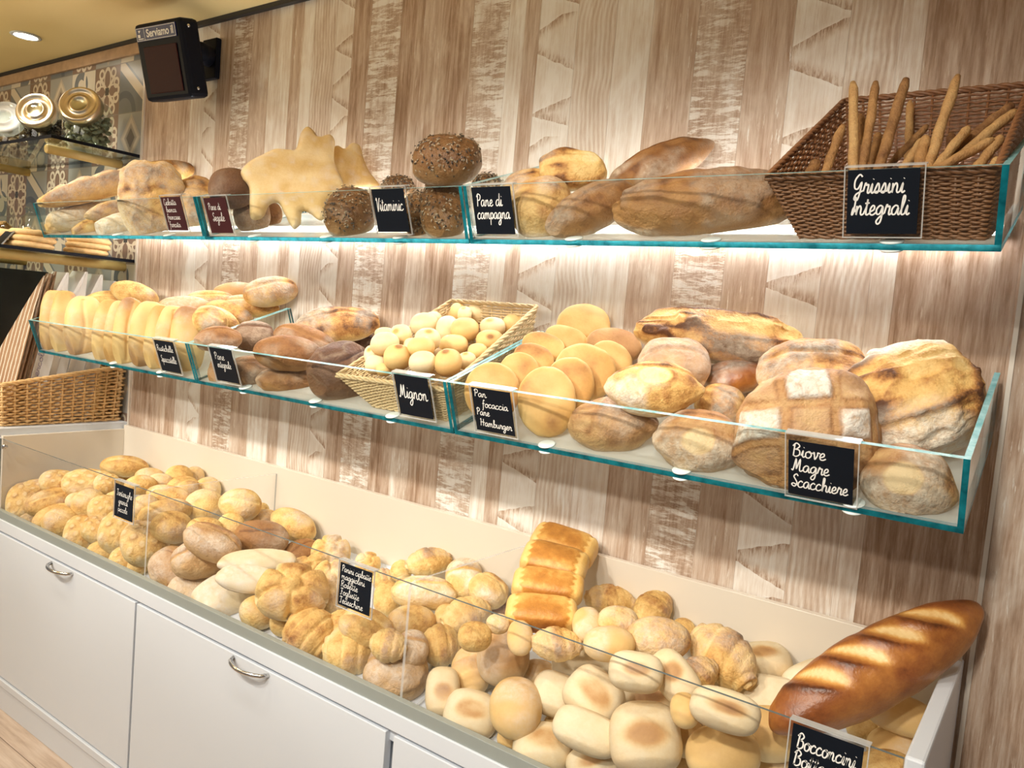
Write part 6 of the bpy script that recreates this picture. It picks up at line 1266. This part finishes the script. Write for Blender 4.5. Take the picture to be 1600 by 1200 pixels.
# ------------------------------------------------------------------ left alcove: counter, shelves, jars, bags
mb = MB(); t = thing('side_counter', 'white side counter under the wicker basket at the left', 'counter', (-.8, -.24, 0))
mb.box((-1.9, -.462, 0.0), (-0.0125, -.006, .955)); part(mb, 'body', M['white'], t)
mb = MB(); mb.box((-1.9, -.468, .9552), (-0.0125, -.002, .983)); part(mb, 'top', M['white'], t, .002)
def gshelf(label, x0, x1, y0, z, mat_edge, rods):
    t = thing('glass_wall_shelf', label, 'glass shelf', ((x0 + x1) / 2, 0, z), 'glass shelves on the tiled wall')
    mb = MB(); mb.box((x0, y0, z - .012), (x1, 0.0, z), mis=[0, 0, 1, 1, 1, 1]); part(mb, 'pane', [M['jarglass'], M[mat_edge]], t)
    for xr, yr in rods:
        mb = MB(); mb.tube([(xr, 0, z - .030), (xr, yr * .5, z - .030), (xr, yr + .004, z - .030), (xr, yr, z - .030)], [.0175, .0175, .0175, .014], 16); part(mb, 'support_rod', M['bracket'], t)
gshelf('upper glass shelf with storage jars on the tiled wall', -1.3, -.016, -.333, 2.043, 'black', ((-.165, -.285), (-.98, -.285)))
gshelf('lower glass shelf with biscuits on the tiled wall', -1.3, -.016, -.56, 1.632, 'black', ((-.10, -.48), (-.98, -.48)))
def candy_jar(label, c, lidn, r, h, fill, lidmat, fillname, lumps):
    """slanted storage jar: round glass body, mouth and lid tilted towards the shop"""
    c = Vector(c); t = thing('storage_jar', label, 'jar', c, 'storage jars on the upper glass shelf')
    mb = MB(); prof = [(0.0, .0), (r * .88, .0), (r * .98, .012), (r, .03), (r, h * .72), (r * .93, h * .88), (r * .70, h * .97), (0, h)]
    mb.lathe(prof, 32, mat=Matrix.Translation(c)); part(mb, 'glass_body', M['jarglass'], t)
    ln = Vector(lidn).normalized(); rot = Vector((0, 0, 1)).rotation_difference(ln).to_matrix().to_4x4()
    lc = c + Vector((0, 0, h * .66)) + ln * (r * .82)
    mb = MB(); mb.lathe([(0, .010), (r * .30, .010), (r * .33, .016), (r * .40, .016), (r * .43, .009), (r * .66, .009), (r * .70, .017), (r * .80, .017), (r * .86, .008), (r * .88, -.02), (r * .84, -.02), (0, -.018)], 36, mat=Matrix.Translation(lc) @ rot); part(mb, 'lid', M[lidmat], t)
    rr = random.Random(len(label)); mb = MB()
    for k in range(lumps):
        a = rr.uniform(0, 2 * PI); q = r * .86 * math.sqrt(rr.random()); z = rr.uniform(.012, h * .72); s = rr.uniform(.010, .016)
        m4 = Matrix.Translation(c + Vector((q * math.cos(a), q * math.sin(a), z))) @ Matrix.Rotation(rr.uniform(0, 3), 4, Vector((rr.random(), rr.random(), rr.random() + .1)))
        mb.lathe([(0, -s * .7), (s * .8, -s * .35), (s, 0), (s * .7, s * .45), (0, s * .6)], 8, mat=m4)
    o = part(mb, fillname, M[fill], t); o['kind'] = 'stuff'; o['label'] = fillname.replace('_', ' ') + ' filling the jar'
LN = (.62, -.72, .34)
candy_jar('jar of dark dried fruit with a gold lid, middle of the upper shelf', (-.47, -.16, 2.0432), LN, .088, .185, 'prune', 'gold', 'dark_fruit', 150)
candy_jar('jar of grey-green sweets with a gold lid, rightmost on the upper shelf', (-.155, -.14, 2.0432), LN, .088, .185, 'green', 'gold', 'green_sweets', 170)
candy_jar('jar of brown crumbs with a clear lid at the left edge of the upper shelf', (-.78, -.15, 2.0432), LN, .088, .185, 'crumb', 'acry_edge', 'brown_crumbs', 130)
def round_jar(label, c, r, h, fill, fn, lumps):
    c = Vector(c); t = thing('glass_jar', label, 'jar', c, 'glass jars on the lower glass shelf')
    mb = MB(); mb.lathe([(0, 0), (r * .8, 0), (r, r * .35), (r * 1.02, h * .5), (r * .9, h * .75), (r * .62, h * .86), (r * .62, h * .92), (r * .72, h * .94), (r * .72, h), (0, h)], 28, mat=Matrix.Translation(c)); part(mb, 'glass_body', M['jarglass'], t)
    rr = random.Random(len(label)); mb = MB()
    for k in range(lumps):
        a = rr.uniform(0, 2 * PI); q = r * .82 * math.sqrt(rr.random()); z = rr.uniform(.012, h * .5); s = rr.uniform(.009, .014)
        mb.lathe([(0, -s * .7), (s * .8, -s * .35), (s, 0), (s * .7, s * .45), (0, s * .6)], 8, mat=Matrix.Translation(c + Vector((q * math.cos(a), q * math.sin(a), z))))
    o = part(mb, fn, M[fill], t); o['kind'] = 'stuff'
Z2 = 1.6324
round_jar('round glass jar of amber sweets at the left edge of the lower shelf', (-.43, -.36, Z2), .085, .20, 'amber', 'amber_sweets', 120)
round_jar('small glass jar behind the ring biscuits on the lower shelf', (-.30, -.25, Z2), .058, .165, 'cookie', 'pale_biscuits', 40)
# stacked round biscuits
def biscuit(c, r, h, label, group):
    mb = MB(); n = 30; vs = []
    prof = [(0, 0), (r * .90, 0), (r, h * .3), (r, h * .65), (r * .9, h), (0, h * .95)]
    mb.lathe(prof, n, mat=Matrix.Translation(c)); mb.v = [(v[0], v[1], v[2]) for v in mb.v]
    tag(mb.build('biscuit', M['cookie']), label, 'biscuit', group)
for s_, (cx, cy, nm) in enumerate(((-.085, -.36, 'front stack of round biscuits under the upper bread tray'), (-.085, -.16, 'rear stack of round biscuits beside the wall trim'))):
    for k in range(3):
        biscuit((cx + .004 * (k % 2), cy + .005 * k, Z2 + .0005 + k * .0215), .078, .021, '%s biscuit of the %s' % (('lowest', 'middle', 'top')[k], nm), 'round biscuits stacked on the lower glass shelf')
# ring biscuits
for k, (x, y, z, tl, lb) in enumerate(((-.20, -.40, Z2 + .016, 0, 'ring biscuit lying lowest in front of the small jar'), (-.255, -.40, Z2 + .046, .15, 'ring biscuit lying left on the lower ones'), (-.205, -.375, Z2 + .048, -.1, 'ring biscuit lying on top in front of the small jar'), (-.275, -.395, Z2 + .016, 0, 'ring biscuit lying lowest at the left'))):
    mb = MB(); pts = [(x + .033 * math.cos(a), y + .033 * math.sin(a), z + tl * .03 * math.cos(a)) for a in [2 * PI * i / 22 for i in range(22)]]
    mb.tube(pts, .0155, 10, closed=True); tag(mb.build('ring_biscuit', M['cookie']), lb, 'biscuit', 'ring biscuits on the lower glass shelf')
for k, (y, lb) in enumerate(((-.50, 'small dark leaning card left, on the lower glass shelf'), (-.435, 'small dark leaning card right, on the lower glass shelf'))):
    t = thing('small_card', lb, 'sign', (-.06, y, Z2), 'small leaning cards on the lower glass shelf')
    mb = MB(); a, b = -.13 + .0 * k, -.06
    mb.hexa([(a, y - .03, Z2 + .0005), (b, y - .03, Z2 + .0005), (b, y - .026, Z2 + .0005), (a, y - .026, Z2 + .0005), (a, y + .010, Z2 + .052), (b, y + .010, Z2 + .052), (b, y + .014, Z2 + .052), (a, y + .014, Z2 + .052)])
    part(mb, 'card', M['blackboard'], t)
    mb = MB(); mb.hexa([(b + .0003, y - .031, Z2 + .0005), (b + .003, y - .031, Z2 + .0005), (b + .003, y - .026, Z2 + .0005), (b + .0003, y - .026, Z2 + .0005), (b + .0003, y + .009, Z2 + .053), (b + .003, y + .009, Z2 + .053), (b + .003, y + .015, Z2 + .053), (b + .0003, y + .015, Z2 + .053)]); part(mb, 'clear_edge', M['acry_edge'], t)
# dark cabinet
t = thing('dark_cabinet', 'tall black cabinet standing in the dim corner at the far left', 'cabinet', (-1.12, -.2, .984))
mb = MB(); mb.box((-1.55, -.24, .984), (-.735, -.004, 1.56)); part(mb, 'body', M['darkcab'], t, .003)
for a, b in ((-1.53, -1.16), (-1.14, -.755)):
    mb = MB(); mb.box((a, -.256, 1.0), (b, -.2405, 1.545)); part(mb, 'door', M['darkcab'], t, .004)
# paper bags standing in the basket, leaning back
def bag(k, yb, label, thick, hgt, mat_, x0, x1, lean=.115, fold=True, red=True):
    t = thing('paper_bag', label, 'paper bag', ((x0 + x1) / 2, yb, .992), 'paper bags standing in the wicker basket')
    def pt(x, n_, h): return (x, yb + lean * h / .56 + n_, .992 + h)
    sec = [(0, 0.0, thick), (hgt * .55, -.002, thick * 1.0), (hgt * .80, 0.0, thick), (hgt * .93, thick * .30, thick * .78), (hgt, thick * .50, thick * .66)]
    mb = MB(); vs = []; xm = [(x0, 0), (x0 + .05, .0), ((x0 + x1) / 2, .0), (x1, 0), (x1 - .012, 0.5)]
    for h, a, b in sec:
        dh = .006 * math.sin(k * 2.1 + h * 9)
        xq = x0 + (.34 * h / hgt if mat_ == 'kraft' else .10 * h / hgt); vs += [pt(xq, a, h), pt(x1 + dh, a, h), pt(x1 - .014 * (1 if h < hgt * .9 else .2) + dh, (a + b) / 2, h), pt(x1 + dh, b, h), pt(xq, b, h), pt(xq + .014, (a + b) / 2, h)]
    fs = [(5, 4, 3, 2, 1, 0)]
    for i in range(len(sec) - 1):
        for j in range(6): fs.append((i * 6 + j, i * 6 + (j + 1) % 6, (i + 1) * 6 + (j + 1) % 6, (i + 1) * 6 + j))
    o_ = (len(sec) - 1) * 6; fs.append(tuple(o_ + j for j in range(6)))
    mb.add(vs, fs); part(mb, 'paper_body', M[mat_], t)
    if red:
        h = hgt * .78; mb = MB()
        mb.hexa([pt(x1 + .0006, .002, h - .004), pt(x1 + .0016, .002, h - .004), pt(x1 + .0016, thick - .002, h - .004), pt(x1 + .0006, thick - .002, h - .004), pt(x1 + .0006, .002, h), pt(x1 + .0016, .002, h), pt(x1 + .0016, thick - .002, h), pt(x1 + .0006, thick - .002, h)])
        part(mb, 'red_line', M['red'], t)
    return t, pt
BL = ['frontmost brown paper bag at the left of the basket', 'second brown paper bag in the basket', 'third brown paper bag in the basket',
 'white paper bag with a handwritten edge, nearest of the white bags', 'white paper bag, second of the pleated row', 'white paper bag, third of the pleated row', 'white paper bag, rearmost beside the wall']
for k, (yb, th, hg, mt_) in enumerate(((-.430, .012, .545, 'kraft'), (-.414, .012, .555, 'kraft'), (-.398, .012, .565, 'kraft'), (-.382, .058, .565, 'paper'), (-.320, .058, .575, 'paper'), (-.258, .058, .57, 'paper'), (-.196, .054, .55, 'paper'))):
    t, pt = bag(k, yb, BL[k], th, hg, mt_, (-.42 if k < 3 else -.26) - .02 * (k % 2), -.062, red=(k > 2))
    if k == 3:
        mb = MB(); o0 = Vector(pt(-.0612, .022, .14)); uu = (Vector(pt(0, 0, .3)) - Vector(pt(0, 0, 0))).normalized()
        write(mb, [('Mercoledi', 0, 0, .010, .17)], o0, uu, Vector((0, -1, .2)).normalized(), Vector((.0008, 0, 0)), .0016); part(mb, 'handwriting', M['ink'], t)
# queue display
fr = Matrix.Rotation(math.radians(5), 3, 'Z') @ Matrix.Rotation(math.radians(15), 3, 'X')
DC = Vector((.453, -.2, 2.286))
t = thing('queue_display', 'black queue number display reading Serviamo il, hung near the ceiling', 'display', DC, rot=fr)
def loc_part(mb, name, mats, bevel=0.0): return mb.build(name, mats, t, bevel)
mb = MB(); mb.box((-.122, 0.0, -.124), (.122, .075, .124)); loc_part(mb, 'housing', M['black'], .014)
mb = MB(); mb.box((-.082, -.0045, -.100), (.090, -.0005, .048)); loc_part(mb, 'screen', M['screen'], .002)
mb = MB(); mb.box((-.108, -.0035, .067), (.100, -.0004, .110)); lb_ = loc_part(mb, 'label_plate', M['navy'])
mb = MB()
for a, b, c_, d_ in ((-.106, .1065, .098, .1078), (-.106, .0690, .098, .0703), (-.106, .0690, -.1045, .1078), (.0968, .0690, .098, .1078), (-.064, .0690, -.0628, .1078)): mb.box((a, -.0042, b), (c_, -.0036, d_))
mb.add([(-.094, -.0040, .1015), (-.080, -.0040, .1015), (-.090, -.0040, .0925)], [(0, 2, 1)]); mb.box((-.098, -.0042, .0735), (-.070, -.0036, .0765)); mb.box((-.098, -.0042, .079), (-.086, -.0036, .089))
o_ = loc_part(mb, 'label_border', M['chalk'])
cu = bpy.data.curves.new('lettering', 'FONT'); cu.body = 'Serviamo il'; cu.size = .034; cu.align_x = 'CENTER'; cu.offset = .0007; cu.extrude = .0002
tmp = bpy.data.objects.new('lettering_source', cu); COL.objects.link(tmp)
bpy.context.view_layer.update()
me = bpy.data.meshes.new_from_object(tmp.evaluated_get(bpy.context.evaluated_depsgraph_get())); bpy.data.objects.remove(tmp)
me.name = 'lettering'; me.materials.clear(); me.materials.append(M['chalk'])
lo_ = bpy.data.objects.new('lettering', me); COL.objects.link(lo_); lo_.parent = t
lo_.matrix_local = Matrix.Translation((.018, -.0039, .078)) @ Matrix.Rotation(PI / 2, 4, 'X') @ Matrix.Diagonal((.93, 1.0, 1, 1))
mb = MB()
for zz in (-.095, .098):
    mb = MB(); mb.lathe([(0, .004), (.005, .004), (.006, 0)], 12, mat=Matrix.Translation((.1222, .03, zz)) @ Matrix.Rotation(PI / 2, 4, 'Y')); loc_part(mb, 'side_screw', M['steel'])
mb = MB(); q = [fr.inverted() @ (Vector(p) - DC) for p in ((.53, -.135, 2.33), (.50, -.09, 2.345), (.455, -.04, 2.355), (.44, -.012, 2.355))]
mb.tube(q, .034, 12); loc_part(mb, 'bracket_arm', M['black'])
mb = MB(); mb.hexa([fr.inverted() @ (Vector(p) - DC) for p in ((.40, -.022, 2.28), (.485, -.022, 2.28), (.485, -.001, 2.28), (.40, -.001, 2.28), (.40, -.022, 2.42), (.485, -.022, 2.42), (.485, -.001, 2.42), (.40, -.001, 2.42))]); loc_part(mb, 'wall_plate', M['black'], .004)
